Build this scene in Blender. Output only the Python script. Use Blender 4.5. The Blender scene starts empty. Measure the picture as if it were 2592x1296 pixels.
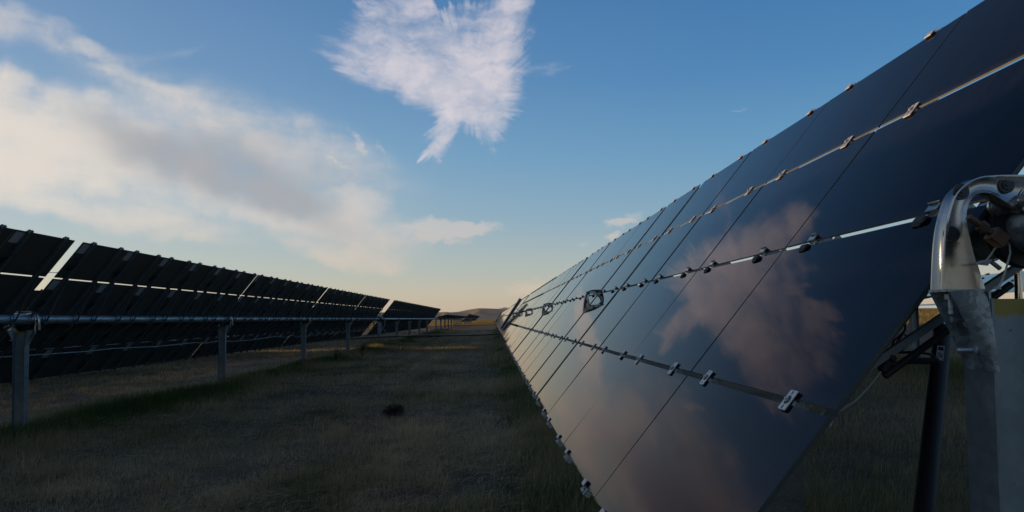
import bpy, math, random
import numpy as np
from mathutils import Vector, Matrix
R = math.radians
scene = bpy.context.scene
rng = np.random.default_rng(7)
random.seed(7)

# ------------------------------------------------------------------ camera
cam_d = bpy.data.cameras.new('camera')
cam = bpy.data.objects.new('camera', cam_d)
scene.collection.objects.link(cam)
Mc = Matrix(((0.999584817043158, 0.009596014243614314, -0.027168180789897717),
             (-0.026700214668239273, -0.04592436922937155, -0.9985880285921488),
             (-0.010830146511758582, 0.9988988281210068, -0.04564908657369981)))
# rows of the world axes in camera space -> camera orientation in the world
cam.matrix_world = Mc.to_4x4()
cam_d.sensor_fit = 'HORIZONTAL'
cam_d.sensor_width = 36.0
cam_d.lens = 36.0 * 1870.0 / 2592.0
cam_d.shift_y = 73.0 / 2592.0
cam_d.clip_start = 0.05
cam_d.clip_end = 60000.0
scene.camera = cam

# ------------------------------------------------------------------ light, sky, exposure
SUN_EL = 3.6
SUN_AZ = -65.3            # degrees clockwise from +Y (negative = to the left)
SKY_STRENGTH = 0.12
SUN_STRENGTH = 5.0
scene.view_settings.view_transform = 'Standard'
scene.view_settings.look = 'None'
scene.view_settings.gamma = 1.0
scene.view_settings.use_curve_mapping = False
scene.view_settings.exposure = 0.0

az, el = R(SUN_AZ), R(SUN_EL)
sun_dir = Vector((math.sin(az) * math.cos(el), math.cos(az) * math.cos(el), math.sin(el)))
sd = bpy.data.lights.new('sun', 'SUN')
sd.energy = SUN_STRENGTH
sd.angle = R(0.5)
sd.color = (1.0, 0.70, 0.42)
sun = bpy.data.objects.new('sun', sd)
scene.collection.objects.link(sun)
sun.rotation_euler = (-sun_dir).to_track_quat('-Z', 'Y').to_euler()

class NG:
    """tiny helper for building node trees"""
    def __init__(self, tree):
        self.t = tree; self.n = tree.nodes; self.l = tree.links
    def node(self, typ, **kw):
        nd = self.n.new(typ)
        for k, v in kw.items(): setattr(nd, k, v)
        return nd
    def put(self, sock, v):
        if hasattr(v, 'is_output'): self.l.new(v, sock)
        else: sock.default_value = v
    def math(self, op, a, b=0.0, c=0.0, clamp=False):
        nd = self.node('ShaderNodeMath', operation=op, use_clamp=clamp)
        self.put(nd.inputs[0], a); self.put(nd.inputs[1], b); self.put(nd.inputs[2], c)
        return nd.outputs[0]
    def mix(self, f, a, b, blend='MIX'):
        nd = self.node('ShaderNodeMix', data_type='RGBA', blend_type=blend)
        self.put(nd.inputs['Factor'], f); self.put(nd.inputs[6], a); self.put(nd.inputs[7], b)
        return nd.outputs[2]
    def smooth(self, x, lo, hi, a=0.0, b=1.0):
        nd = self.node('ShaderNodeMapRange', interpolation_type='SMOOTHSTEP')
        self.put(nd.inputs[0], x); nd.inputs[1].default_value = lo; nd.inputs[2].default_value = hi
        nd.inputs[3].default_value = a; nd.inputs[4].default_value = b
        return nd.outputs[0]
    def lin(self, x, lo, hi, a=0.0, b=1.0):
        nd = self.node('ShaderNodeMapRange')
        self.put(nd.inputs[0], x); nd.inputs[1].default_value = lo; nd.inputs[2].default_value = hi
        nd.inputs[3].default_value = a; nd.inputs[4].default_value = b
        return nd.outputs[0]
    def noise(self, vec, scale, detail=4.0, rough=0.55, dist=0.0, col=False):
        nd = self.node('ShaderNodeTexNoise')
        if vec is not None: self.l.new(vec, nd.inputs['Vector'])
        nd.inputs['Scale'].default_value = scale; nd.inputs['Detail'].default_value = detail
        nd.inputs['Roughness'].default_value = rough; nd.inputs['Distortion'].default_value = dist
        return nd.outputs[1] if col else nd.outputs[0]
    def mapping(self, vec, loc=(0, 0, 0), rot=(0, 0, 0), scale=(1, 1, 1), typ='POINT'):
        nd = self.node('ShaderNodeMapping', vector_type=typ)
        self.l.new(vec, nd.inputs[0])
        nd.inputs[1].default_value = loc; nd.inputs[2].default_value = rot; nd.inputs[3].default_value = scale
        return nd.outputs[0]
    def vmath(self, op, a, b=None):
        nd = self.node('ShaderNodeVectorMath', operation=op)
        self.put(nd.inputs[0], a)
        if b is not None: self.put(nd.inputs[1], b)
        return nd
    def ramp(self, f, stops, interp='LINEAR'):
        nd = self.node('ShaderNodeValToRGB'); self.l.new(f, nd.inputs[0])
        cr = nd.color_ramp; cr.interpolation = interp
        while len(cr.elements) > 1: cr.elements.remove(cr.elements[-1])
        cr.elements[0].position = stops[0][0]; cr.elements[0].color = (*stops[0][1], 1)
        for p, c in stops[1:]:
            e = cr.elements.new(p); e.color = (*c, 1)
        return nd.outputs[0]

# clouds as soft patches in azimuth / elevation (degrees): az, el, radius_az, radius_el, turn, weight
PLUME = [
    (-3.40, 20.13, 6.34, 3.89, 8, 0.90),
    (-0.79, 17.05, 3.68, 3.72, 0, 0.90),
    (-0.04, 14.73, 2.01, 2.21, 15, 0.70),
    (-3.75, 14.42, 1.26, 3.47, -18, 0.95),
    (-4.43, 13.09, 0.99, 1.43, -30, 0.70),
    (1.59, 21.81, 2.36, 3.83, -12, 0.70),
    (-7.67, 22.45, 5.58, 2.31, 20, 0.55),
    (-9.49, 19.64, 4.86, 2.23, -8, 0.50),
    (-8.60, 18.02, 5.53, 1.66, -14, 0.50),
    (3.10, 18.45, 3.69, 1.07, 8, 0.35),
    (0.78, 18.76, 3.19, 3.66, 0, 0.60),
    (-5.26, 17.85, 5.63, 2.29, -20, 0.80),
    (-2.81, 15.89, 3.33, 1.87, -25, 0.50),
    (-3.93, 23.66, 2.01, 1.43, 0, -0.50),
    (2.24, 23.69, 2.02, 1.73, 0, 0.50),
    (-5.84, 23.33, 2.32, 1.43, 0, 0.60),
    (-0.73, 23.17, 2.02, 1.74, 0, 0.40),
]
BANK = [
    (-18.40, 13.80, 11.51, 3.60, -16, 0.28),
    (-11.87, 10.71, 9.36, 4.09, -14, 0.36),
    (-9.52, 6.32, 6.53, 2.69, -16, 0.35),
    (-8.03, 6.33, 4.49, 3.01, -16, 0.15),
    (-25.95, 16.25, 6.37, 1.80, -14, 0.16),
    (-35.40, 11.98, 6.55, 4.53, 0, 1.20),
    (-30.13, 12.66, 6.75, 3.79, -12, 1.00),
    (-32.06, 10.17, 6.88, 2.76, -6, 0.90),
    (-25.89, 11.28, 7.32, 3.72, -20, 0.90),
    (-20.00, 10.34, 8.56, 4.20, -14, 0.70),
    (-16.16, 8.24, 8.40, 2.60, -16, 0.60),
    (-11.87, 7.48, 6.42, 2.07, -14, 0.45),
    (-8.63, 4.83, 3.58, 1.20, -18, 0.40),
    (-12.16, 5.10, 4.94, 1.19, -18, 0.60),
    (-23.61, 7.09, 8.34, 1.38, -10, 0.65),
    (-29.83, 7.81, 5.86, 0.91, -10, 0.55),
    (-22.14, 14.57, 6.77, 1.88, -12, 0.25),
    (-16.18, 12.82, 6.75, 2.54, -10, 0.30),
    (-36.44, 14.88, 3.87, 3.69, 0, 0.60),
    (-33.01, 15.47, 1.90, 2.16, -40, 0.35),
    (-34.74, 19.13, 3.66, 1.59, -20, 0.40),
    (-31.56, 19.08, 3.95, 1.30, -30, 0.30),
    (-28.37, 18.18, 2.58, 0.79, -28, 0.32),
    (-30.92, 19.91, 2.90, 0.85, -15, 0.25),
    (-25.72, 17.44, 3.20, 0.76, 18, 0.10),
    (-22.70, 18.74, 3.11, 0.57, 18, 0.10),
    (-24.96, 16.25, 3.99, 0.65, -12, 0.25),
    (-32.59, 16.02, 2.14, 0.96, -10, 0.30),
    (-9.52, 8.71, 2.67, 1.19, -5, 0.50),
    (-11.29, 9.56, 1.76, 0.47, -8, 0.40),
]
WISP = [
    (-3.95, 6.80, 3.97, 1.39, -4, 1.90),
    (-1.04, 7.01, 3.07, 0.79, 3, 1.10),
    (-7.43, 6.70, 1.80, 0.60, 0, 0.40),
    (-4.10, 7.56, 0.92, 0.36, 10, 0.60),
    (-10.25, 13.68, 1.37, 0.40, -40, 0.65),
    (-9.87, 12.76, 1.01, 0.38, -50, 0.65),
    (-8.55, 13.10, 0.42, 0.82, 30, 0.50),
    (-11.72, 11.94, 1.70, 0.35, -20, 0.65),
    (0.25, 12.81, 0.80, 0.36, -40, 0.50),
    (10.14, 7.36, 2.26, 0.78, 10, 1.30),
    (9.43, 6.36, 1.09, 0.36, 8, 1.30),
    (6.92, 5.56, 0.91, 0.15, 10, 0.60),
    (3.06, 2.38, 3.06, 1.04, 6, 0.90),
    (18.94, 14.94, 0.85, 0.11, 5, 0.40),
    (-6.21, 9.50, 1.36, 0.42, 5, -0.50),
]
SHADE = [
    (-25.90, 11.68, 5.37, 3.18, -20, 0.80),
    (-21.07, 10.83, 7.91, 3.32, -12, 1.20),
    (-16.16, 9.68, 6.73, 2.59, -12, 1.10),
    (-13.32, 8.33, 5.77, 1.76, -10, 0.70),
    (-27.84, 13.70, 3.30, 1.54, -20, 0.40),
    (-17.84, 12.72, 7.17, 2.24, -8, 0.70),
    (-10.41, 6.61, 4.72, 1.19, -8, 0.50),
    (-11.87, 10.71, 4.68, 1.75, -8, 0.60),
    (-11.29, 6.00, 4.39, 0.54, -14, 0.30),
]

world = bpy.data.worlds.new('World')
scene.world = world
world.use_nodes = True
world.cycles.sampling_method = 'MANUAL'
world.cycles.sample_map_resolution = 256
def build_world():
    g = NG(world.node_tree); g.n.clear()
    out = g.node('ShaderNodeOutputWorld'); bg = g.node('ShaderNodeBackground')
    g.l.new(bg.outputs[0], out.inputs[0])
    bg.inputs[1].default_value = SKY_STRENGTH
    sky = g.node('ShaderNodeTexSky', sky_type='NISHITA')
    sky.sun_disc = False
    sky.sun_elevation = R(SUN_EL); sky.sun_rotation = R(SUN_AZ)
    sky.altitude = 800.0; sky.air_density = 1.0; sky.dust_density = 1.2; sky.ozone_density = 2.0
    tc = g.node('ShaderNodeTexCoord')
    sep = g.node('ShaderNodeSeparateXYZ'); g.l.new(tc.outputs['Generated'], sep.inputs[0])
    azn = g.math('MULTIPLY', g.math('ARCTAN2', sep.outputs[0], sep.outputs[1]), 57.29578)
    eln = g.math('MULTIPLY', g.math('ARCSINE', sep.outputs[2]), 57.29578)
    comb = g.node('ShaderNodeCombineXYZ'); g.l.new(azn, comb.inputs[0]); g.l.new(eln, comb.inputs[1])
    P = comb.outputs[0]
    def warp(P, sc, amt, det=3.0, stretch=(1, 1, 1)):
        c = g.noise(g.mapping(P, scale=stretch), sc, det, 0.6, col=True)
        off = g.vmath('SUBTRACT', c, (0.5, 0.5, 0.5)).outputs[0]
        off = g.vmath('MULTIPLY', off, (amt, amt, 0.0)).outputs[0]
        return g.vmath('ADD', P, off).outputs[0]
    def blobs(P, lst):
        s = None
        for (a, e, ra, re, ang, w) in lst:
            m = g.mapping(P, (a, e, 0), (0, 0, R(ang)), (ra, re, 1), 'TEXTURE')
            r2 = g.vmath('DOT_PRODUCT', m, m).outputs['Value']
            v = g.math('SUBTRACT', 1.0, r2, clamp=True)
            v = g.math('MULTIPLY', g.math('MULTIPLY', v, v), w)
            s = v if s is None else g.math('ADD', s, v)
        return s
    # feathery plume: fibres fan out sideways and upwards from its stem
    rel = g.mapping(P, (-1.3, 16.6, 0), (0, 0, 0), (1, 1, 1), 'TEXTURE')
    rad = g.vmath('LENGTH', rel).outputs['Value']
    unit = g.vmath('NORMALIZE', rel).outputs[0]
    fan = g.vmath('ADD', g.vmath('MULTIPLY', unit, (5.0, 5.0, 0.0)).outputs[0], g.vmath('MULTIPLY', P, (0.05, 0.16, 0.0)).outputs[0]).outputs[0]
    fib = g.noise(warp(fan, 0.5, 0.8), 1.25, 7.0, 0.66)
    push = g.math('MULTIPLY', g.math('SUBTRACT', fib, 0.5), g.math('MINIMUM', g.math('MULTIPLY', rad, 1.0), 5.5))
    pv = g.node('ShaderNodeVectorMath', operation='SCALE'); g.l.new(unit, pv.inputs[0]); g.l.new(push, pv.inputs['Scale'])
    Pp = g.vmath('ADD', warp(P, 0.30, 2.4), pv.outputs[0]).outputs[0]
    fib2 = g.noise(g.mapping(warp(P, 0.45, 1.8), (0, 0, 0), (0, 0, R(14)), (0.24, 1.3, 1)), 0.9, 6.0, 0.66)
    fine = g.noise(warp(P, 0.5, 1.6), 0.35, 5.0, 0.58)
    bs = blobs(Pp, PLUME)
    t = g.math('DIVIDE', bs, g.math('ADD', bs, 0.75))
    nz = g.math('SUBTRACT', g.math('ADD', g.math('MULTIPLY', fib2, 0.9), g.math('MULTIPLY', fine, 0.5)), 0.70)
    tt = g.math('ADD', t, g.math('MULTIPLY', nz, g.math('MULTIPLY', g.smooth(t, 0.0, 0.35), g.lin(t, 0.2, 0.75, 1.1, 0.45))))
    dp = g.smooth(tt, 0.06, 0.88)
    dp = g.math('MULTIPLY', dp, 0.97)
    plc = g.mix(g.smooth(fine, 0.36, 0.58), (*CL_PLUME2, 1), (*CL_PLUME, 1))
    # broad soft bank
    Pb = warp(warp(P, 0.10, 4.0), 0.5, 1.0)
    nb = g.noise(g.mapping(P, (3, 8, 0), (0, 0, R(14)), (0.30, 1.0, 1)), 0.35, 6.0, 0.6)
    nb2 = g.noise(warp(P, 0.4, 1.5), 0.40, 6.0, 0.60)
    sb = blobs(Pb, BANK)
    tb = g.math('DIVIDE', sb, g.math('ADD', sb, 0.62))
    nbs = g.math('SUBTRACT', g.math('ADD', nb, g.math('MULTIPLY', nb2, 0.8)), 0.9)
    db = g.smooth(g.math('ADD', tb, g.math('MULTIPLY', nbs, g.math('MULTIPLY', g.smooth(tb, 0.0, 0.3), 0.75))), -0.02, 0.80)
    # small wisps
    Pw = warp(P, 1.0, 1.1)
    nw = g.noise(g.mapping(Pw, (1, 2, 0), (0, 0, R(-10)), (0.45, 1.4, 1)), 1.0, 6.0, 0.68)
    sw = blobs(Pw, WISP)
    dw = g.smooth(g.math('ADD', sw, g.math('MULTIPLY', g.math('MULTIPLY', g.math('SUBTRACT', nw, 0.5), 3.4), g.smooth(sw, 0.0, 0.35))), 0.0, 1.25)
    # the rest of the sky, out of the photograph: thin scattered cloud
    away = g.smooth(g.math('ABSOLUTE', azn), 45.0, 75.0)
    low = g.math('MULTIPLY', g.smooth(eln, 2.0, 8.0), g.smooth(eln, 70.0, 35.0, 0.0, 1.0)) if False else g.smooth(eln, 2.0, 8.0)
    ns = g.noise(tc.outputs['Generated'], 3.0, 7.0, 0.6)
    ds = g.math('MULTIPLY', g.math('MULTIPLY', g.smooth(ns, 0.50, 0.72), 0.7), g.math('MULTIPLY', away, low))
    # colours (cloud lit by the low sun on the left)
    toward = g.smooth(azn, -38.0, 5.0, 1.0, 0.0)
    cream = g.mix(toward, (*CL_RIGHT, 1), (*CL_LEFT, 1))
    lowc = g.smooth(eln, 1.0, 9.0, 1.0, 0.0)
    cream = g.mix(lowc, cream, (*CL_LOW, 1))
    shade = g.math('MULTIPLY', g.smooth(blobs(Pb, SHADE), 0.0, 1.5), 1.0)
    bankc = g.mix(g.math('MULTIPLY', shade, 0.95), cream, (*CL_GREY, 1))
    grad = g.ramp(g.lin(eln, 0.0, 90.0), [(p / 90.0, tuple(v * S_ for v in c)) for p, c in SKY_GRAD], 'LINEAR')
    side = g.math('MULTIPLY', g.smooth(azn, -75.0, 35.0, 1.0, 0.0), g.smooth(azn, -150.0, -85.0, 0.0, 1.0))
    rear = g.smooth(g.math('ABSOLUTE', azn), 70.0, 150.0)
    grad = g.mix(rear, grad, g.mix(1.0, grad, (0.66, 0.66, 0.70, 1), 'MULTIPLY'))
    grad = g.mix(g.math('MULTIPLY', side, g.smooth(eln, 40.0, 0.0, 0.0, 0.6)), grad, (0.50 * S_, 0.50 * S_, 0.50 * S_, 1))
    base = g.mix(NISHITA_PART, grad, g.mix(1.0, sky.outputs[0], (2.2, 2.2, 2.2, 1), 'MULTIPLY'))
    c = g.mix(g.math('MULTIPLY', db, 0.86), base, bankc)
    c = g.mix(g.math('MULTIPLY', dw, 0.62), c, cream)
    c = g.mix(dp, c, plc)
    c = g.mix(ds, c, cream)
    g.l.new(c, bg.inputs[0])
S_ = 1.0 / SKY_STRENGTH
CL_RIGHT = tuple(v * S_ for v in (0.62, 0.58, 0.56))
CL_LEFT = tuple(v * S_ for v in (0.84, 0.75, 0.65))
CL_LOW = tuple(v * S_ for v in (0.72, 0.58, 0.46))
CL_GREY = tuple(v * S_ for v in (0.40, 0.395, 0.41))
CL_PLUME2 = tuple(v * S_ for v in (0.62, 0.595, 0.66))
CL_PLUME = tuple(v * S_ for v in (0.74, 0.68, 0.71))
NISHITA_PART = 0.22
SKY_GRAD = [(0.0, (0.72, 0.60, 0.43)), (1.2, (0.66, 0.56, 0.43)), (3.3, (0.45, 0.50, 0.49)), (7.6, (0.23, 0.40, 0.55)),
            (12.3, (0.115, 0.325, 0.56)), (18.0, (0.052, 0.228, 0.50)), (24.0, (0.032, 0.18, 0.44)), (34.0, (0.022, 0.10, 0.25)), (50.0, (0.015, 0.065, 0.17)), (90.0, (0.012, 0.05, 0.13))]
build_world()
# ------------------------------------------------------------------ helpers
class MB:
    """collects shapes and links them as ONE mesh object"""
    def __init__(self): self.v = []; self.f = []; self.m = []; self.mi = 0
    def add(self, vs, fs):
        o = len(self.v); self.v += [tuple(p) for p in vs]
        self.f += [tuple(i + o for i in f) for f in fs]; self.m += [self.mi] * len(fs)
    def box(self, c, s, M=None, ch=0.0):
        hx, hy, hz = s[0] / 2, s[1] / 2, s[2] / 2
        if ch <= 0:
            vs = [Vector((x, y, z)) for x in (-hx, hx) for y in (-hy, hy) for z in (-hz, hz)]
            fs = [(0, 1, 3, 2), (4, 6, 7, 5), (0, 4, 5, 1), (2, 3, 7, 6), (0, 2, 6, 4), (1, 5, 7, 3)]
        else:   # chamfered along z edges and at both caps
            a, b = hx, hy
            ring = lambda k, z: [Vector(p) for p in ((a - k, b, z), (-a + k, b, z), (-a, b - k, z), (-a, -b + k, z), (-a + k, -b, z), (a - k, -b, z), (a, -b + k, z), (a, b - k, z))]
            def shr(r, q): return [Vector((p.x * (a - q) / a, p.y * (b - q) / b, p.z)) for p in r]
            rs = [shr(ring(ch, -hz), ch), ring(ch, -hz + ch), ring(ch, hz - ch), shr(ring(ch, hz), ch)]
            vs = sum(rs, []); fs = [tuple(reversed(range(8))), tuple(range(24, 32))]
            for r in range(3):
                for i in range(8): fs.append((r * 8 + i, r * 8 + (i + 1) % 8, r * 8 + 8 + (i + 1) % 8, r * 8 + 8 + i))
            fs = [tuple(reversed(f)) for f in fs] if False else fs
        if M is not None: vs = [M @ p for p in vs]
        self.add([Vector(c) + p for p in vs], fs)
    def tube(self, p0, p1, r0, r1=None, n=12, caps=True):
        r1 = r0 if r1 is None else r1
        p0, p1 = Vector(p0), Vector(p1); d = (p1 - p0).normalized()
        u = d.orthogonal().normalized(); w = d.cross(u)
        vs = []
        for p, r in ((p0, r0), (p1, r1)):
            vs += [p + (u * math.cos(2 * math.pi * i / n) + w * math.sin(2 * math.pi * i / n)) * r for i in range(n)]
        fs = [(i, (i + 1) % n, n + (i + 1) % n, n + i) for i in range(n)]
        if caps: fs += [tuple(reversed(range(n))), tuple(range(n, 2 * n))]
        self.add(vs, fs)
    def path(self, pts, r, n=6):
        pts = [Vector(p) for p in pts]; vs = []; u = None
        for i, p in enumerate(pts):
            d = (pts[min(i + 1, len(pts) - 1)] - pts[max(i - 1, 0)]).normalized()
            if u is None: u = d.orthogonal().normalized()
            u = (u - d * u.dot(d)).normalized(); w = d.cross(u)
            vs += [p + (u * math.cos(2 * math.pi * k / n) + w * math.sin(2 * math.pi * k / n)) * r for k in range(n)]
        fs = []
        for i in range(len(pts) - 1):
            fs += [(i * n + k, i * n + (k + 1) % n, (i + 1) * n + (k + 1) % n, (i + 1) * n + k) for k in range(n)]
        fs += [tuple(reversed(range(n))), tuple(range((len(pts) - 1) * n, len(pts) * n))]
        self.add(vs, fs)
    def prism(self, poly, y0, y1, axis='Y'):
        """polygon in XZ extruded along Y (or in YZ along X / XY along Z)"""
        n = len(poly)
        def P(a, b, t): return {'Y': (a, t, b), 'X': (t, a, b), 'Z': (a, b, t)}[axis]
        vs = [P(a, b, y0) for a, b in poly] + [P(a, b, y1) for a, b in poly]
        fs = [tuple(range(n)), tuple(reversed(range(n, 2 * n)))] + [(i, n + i, n + (i + 1) % n, (i + 1) % n) for i in range(n)]
        self.add(vs, fs)
    def strip(self, outer, inner, y0, y1):
        """solid band between two open outlines of equal count (XZ), from y0 to y1"""
        n = len(outer)
        vs = [(x, y, z) for y in (y0, y1) for o in (outer, inner) for x, z in o]
        A, B, C_, D = 0, n, 2 * n, 3 * n   # outer0 inner0 outer1 inner1
        fs = []
        for i in range(n - 1):
            fs += [(A + i, A + i + 1, B + i + 1, B + i), (C_ + i, D + i, D + i + 1, C_ + i + 1),
                   (A + i, C_ + i, C_ + i + 1, A + i + 1), (B + i, B + i + 1, D + i + 1, D + i)]
        fs += [(A, B, D, C_), (A + n - 1, C_ + n - 1, D + n - 1, B + n - 1)]
        self.add(vs, fs)
    def mesh(self, name, mats, smooth=None):
        me = bpy.data.meshes.new(name); me.from_pydata(self.v, [], self.f)
        for m in (mats if isinstance(mats, (list, tuple)) else [mats]): me.materials.append(m)
        if any(self.m): me.polygons.foreach_set('material_index', self.m)
        me.validate(); me.update()
        import bmesh
        bm = bmesh.new(); bm.from_mesh(me); bmesh.ops.recalc_face_normals(bm, faces=bm.faces); bm.to_mesh(me); bm.free()
        if smooth is not None:
            me.polygons.foreach_set('use_smooth', [True] * len(me.polygons))
            me.set_sharp_from_angle(angle=R(smooth))
        return me
    def build(self, name, mats, parent=None, smooth=None):
        return link(name, self.mesh(name, mats, smooth), parent)

def link(name, data, parent=None, loc=(0, 0, 0), rot=(0, 0, 0)):
    o = bpy.data.objects.new(name, data); scene.collection.objects.link(o)
    o.parent = parent; o.location = loc; o.rotation_euler = rot
    return o
def tag(o, label=None, cat=None, group=None, kind=None):
    for k, v in (('label', label), ('category', cat), ('group', group), ('kind', kind)):
        if v: o[k] = v
    return o
def empty(name, loc, rot=(0, 0, 0)):
    o = bpy.data.objects.new(name, None); scene.collection.objects.link(o)
    o.empty_display_size = 0.1; o.location = loc; o.rotation_euler = rot
    return o

# ------------------------------------------------------------------ materials
def new_mat(name):
    m = bpy.data.materials.new(name); m.use_nodes = True
    g = NG(m.node_tree); b = g.n['Principled BSDF']
    return m, g, b
def posn(g): return g.node('ShaderNodeNewGeometry').outputs['Position']
def objc(g): return g.node('ShaderNodeTexCoord').outputs['Object']

def metal(name, col, rough, metallic=0.9, spangle=0.0, scale=40.0, var=0.25, bump=0.0):
    m, g, b = new_mat(name)
    v = objc(g)
    n = g.noise(v, scale * 0.25, 5.0, 0.65)
    lo = tuple(c * (1 - var) for c in col); hi = tuple(min(1, c * (1 + var)) for c in col)
    c = g.ramp(n, [(0.3, lo), (0.7, hi)])
    if spangle > 0:
        vo = g.node('ShaderNodeTexVoronoi'); g.l.new(v, vo.inputs['Vector']); vo.inputs['Scale'].default_value = scale * 3
        sp = g.node('ShaderNodeSeparateColor'); g.l.new(vo.outputs['Color'], sp.inputs[0])
        f = g.lin(sp.outputs[0], 0, 1, 1 - spangle, 1 + spangle)
        cc = g.node('ShaderNodeCombineColor')
        for i in range(3): g.l.new(f, cc.inputs[i])
        c = g.mix(1.0, c, cc.outputs[0], 'MULTIPLY')
    g.l.new(c, b.inputs['Base Color'])
    g.l.new(g.lin(g.noise(v, scale, 4.0), 0.25, 0.75, rough * 0.75, min(1, rough * 1.3)), b.inputs['Roughness'])
    b.inputs['Metallic'].default_value = metallic
    if bump:
        bp = g.node('ShaderNodeBump'); bp.inputs['Strength'].default_value = bump; bp.inputs['Distance'].default_value = 0.002
        g.l.new(g.noise(v, scale, 3.0), bp.inputs['Height']); g.l.new(bp.outputs[0], b.inputs['Normal'])
    return m
def plain(name, col, rough=0.6, var=0.15, scale=20.0, metallic=0.0):
    m, g, b = new_mat(name)
    n = g.noise(objc(g), scale, 4.0)
    g.l.new(g.ramp(n, [(0.3, tuple(c * (1 - var) for c in col)), (0.7, tuple(min(1, c * (1 + var)) for c in col))]), b.inputs['Base Color'])
    b.inputs['Roughness'].default_value = rough; b.inputs['Metallic'].default_value = metallic
    return m

MAT = {}
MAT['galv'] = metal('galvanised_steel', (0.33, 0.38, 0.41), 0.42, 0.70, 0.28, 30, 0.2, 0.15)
MAT['dull'] = metal('weathered_galvanised', (0.085, 0.105, 0.11), 0.6, 0.3, 0.12, 30, 0.2)  # same galvanised steel, coloured darker as if turned away from the bright sky
MAT['post'] = metal('galvanised_post', (0.21, 0.245, 0.26), 0.5, 0.5, 0.10, 14, 0.25, 0.1)
MAT['cast'] = metal('pressed_steel', (0.46, 0.45, 0.43), 0.25, 0.95, 0.05, 14, 0.22, 0.05)
MAT['alu'] = metal('aluminium', (0.60, 0.58, 0.55), 0.42, 0.55, 0.0, 30, 0.15)
MAT['dark_metal'] = metal('dark_steel', (0.06, 0.06, 0.065), 0.45, 0.7, 0.0, 30, 0.2)
MAT['chrome'] = metal('polished_rod', (0.55, 0.55, 0.55), 0.12, 1.0, 0.0, 20, 0.05)
MAT['rust'] = metal('rusty_steel', (0.13, 0.085, 0.06), 0.45, 0.5, 0.0, 60, 0.4)
MAT['rubber'] = plain('black_rubber', (0.012, 0.012, 0.013), 0.55)
MAT['black'] = plain('black_paint', (0.007, 0.007, 0.008), 0.6)
MAT['back'] = plain('module_back_glass', (0.050, 0.045, 0.039), 0.8, 0.12, 6)
MAT['edge'] = plain('glass_edge', (0.24, 0.24, 0.20), 0.45)
MAT['edge_dark'] = plain('glass_cut_edge', (0.045, 0.055, 0.05), 0.4)
MAT['white_wire'] = plain('white_cable', (0.42, 0.43, 0.40), 0.5)
MAT['orange'] = plain('orange_tie', (0.55, 0.12, 0.03), 0.5)
MAT['wood'] = plain('weathered_wood', (0.30, 0.20, 0.13), 0.85)

def glass_material():
    """dark thin-film glass: the anti-reflection coat mutes and warms what it mirrors, except at grazing angles"""
    m, g, b = new_mat('thin_film_glass')
    p = posn(g); oc = objc(g)
    n = g.noise(g.mapping(oc, scale=(1.0, 6.0, 1.0)), 1.2, 5.0, 0.6)
    base = g.ramp(n, [(0.35, (0.0030, 0.0040, 0.0085)), (0.65, (0.0045, 0.0055, 0.0110))])
    runs = g.noise(g.mapping(oc, scale=(0.8, 26.0, 1.0)), 1.5, 7.0, 0.7)
    film = g.noise(p, 0.9, 5.0, 0.65)
    dust = g.math('MULTIPLY', g.smooth(runs, 0.40, 0.85), g.lin(film, 0.3, 0.7, 0.015, 0.055))
    speck = g.noise(oc, 90.0, 3.0, 0.5)
    dust = g.math('ADD', dust, g.math('MULTIPLY', g.smooth(speck, 0.68, 0.78), 0.03))
    # dust gathers along each panel's lower edge
    s = g.node('ShaderNodeSeparateXYZ'); g.l.new(oc, s.inputs[0])
    low = g.smooth(g.math('ADD', s.outputs[0], g.math('MULTIPLY', g.math('SUBTRACT', runs, 0.5), 0.08)), -0.297, -0.262, 1.0, 0.0)
    dust = g.math('ADD', dust, g.math('MULTIPLY', low, 0.05))
    base = g.mix(dust, base, (0.30, 0.22, 0.18, 1))
    bp = g.node('ShaderNodeBump'); bp.inputs['Strength'].default_value = 0.09; bp.inputs['Distance'].default_value = 0.01
    g.l.new(g.noise(p, 1.7, 2.0, 0.5), bp.inputs['Height'])
    df = g.node('ShaderNodeBsdfDiffuse'); g.l.new(base, df.inputs[0])
    gl = g.node('ShaderNodeBsdfGlossy'); g.l.new(g.lin(g.math('ADD', runs, g.math('MULTIPLY', film, 0.5)), 0.5, 1.0, 0.014, 0.055), gl.inputs['Roughness'])
    g.l.new(bp.outputs[0], gl.inputs['Normal'])
    fr = g.node('ShaderNodeFresnel'); fr.inputs[0].default_value = 1.42; g.l.new(bp.outputs[0], fr.inputs[1])
    lw = g.node('ShaderNodeLayerWeight'); lw.inputs[0].default_value = 0.5
    g.l.new(g.ramp(lw.outputs['Facing'], [(0.0, (0.38, 0.34, 0.37)), (0.68, (0.45, 0.39, 0.40)), (0.80, (0.65, 0.585, 0.58)), (0.90, (0.88, 0.82, 0.78)), (1.0, (1, 1, 0.98))]), gl.inputs[0])
    mx = g.node('ShaderNodeMixShader'); g.l.new(fr.outputs[0], mx.inputs[0]); g.l.new(df.outputs[0], mx.inputs[1]); g.l.new(gl.outputs[0], mx.inputs[2])
    g.l.new(mx.outputs[0], g.n['Material Output'].inputs[0])
    g.n.remove(b)
    return m
MAT['glass'] = glass_material()

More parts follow.
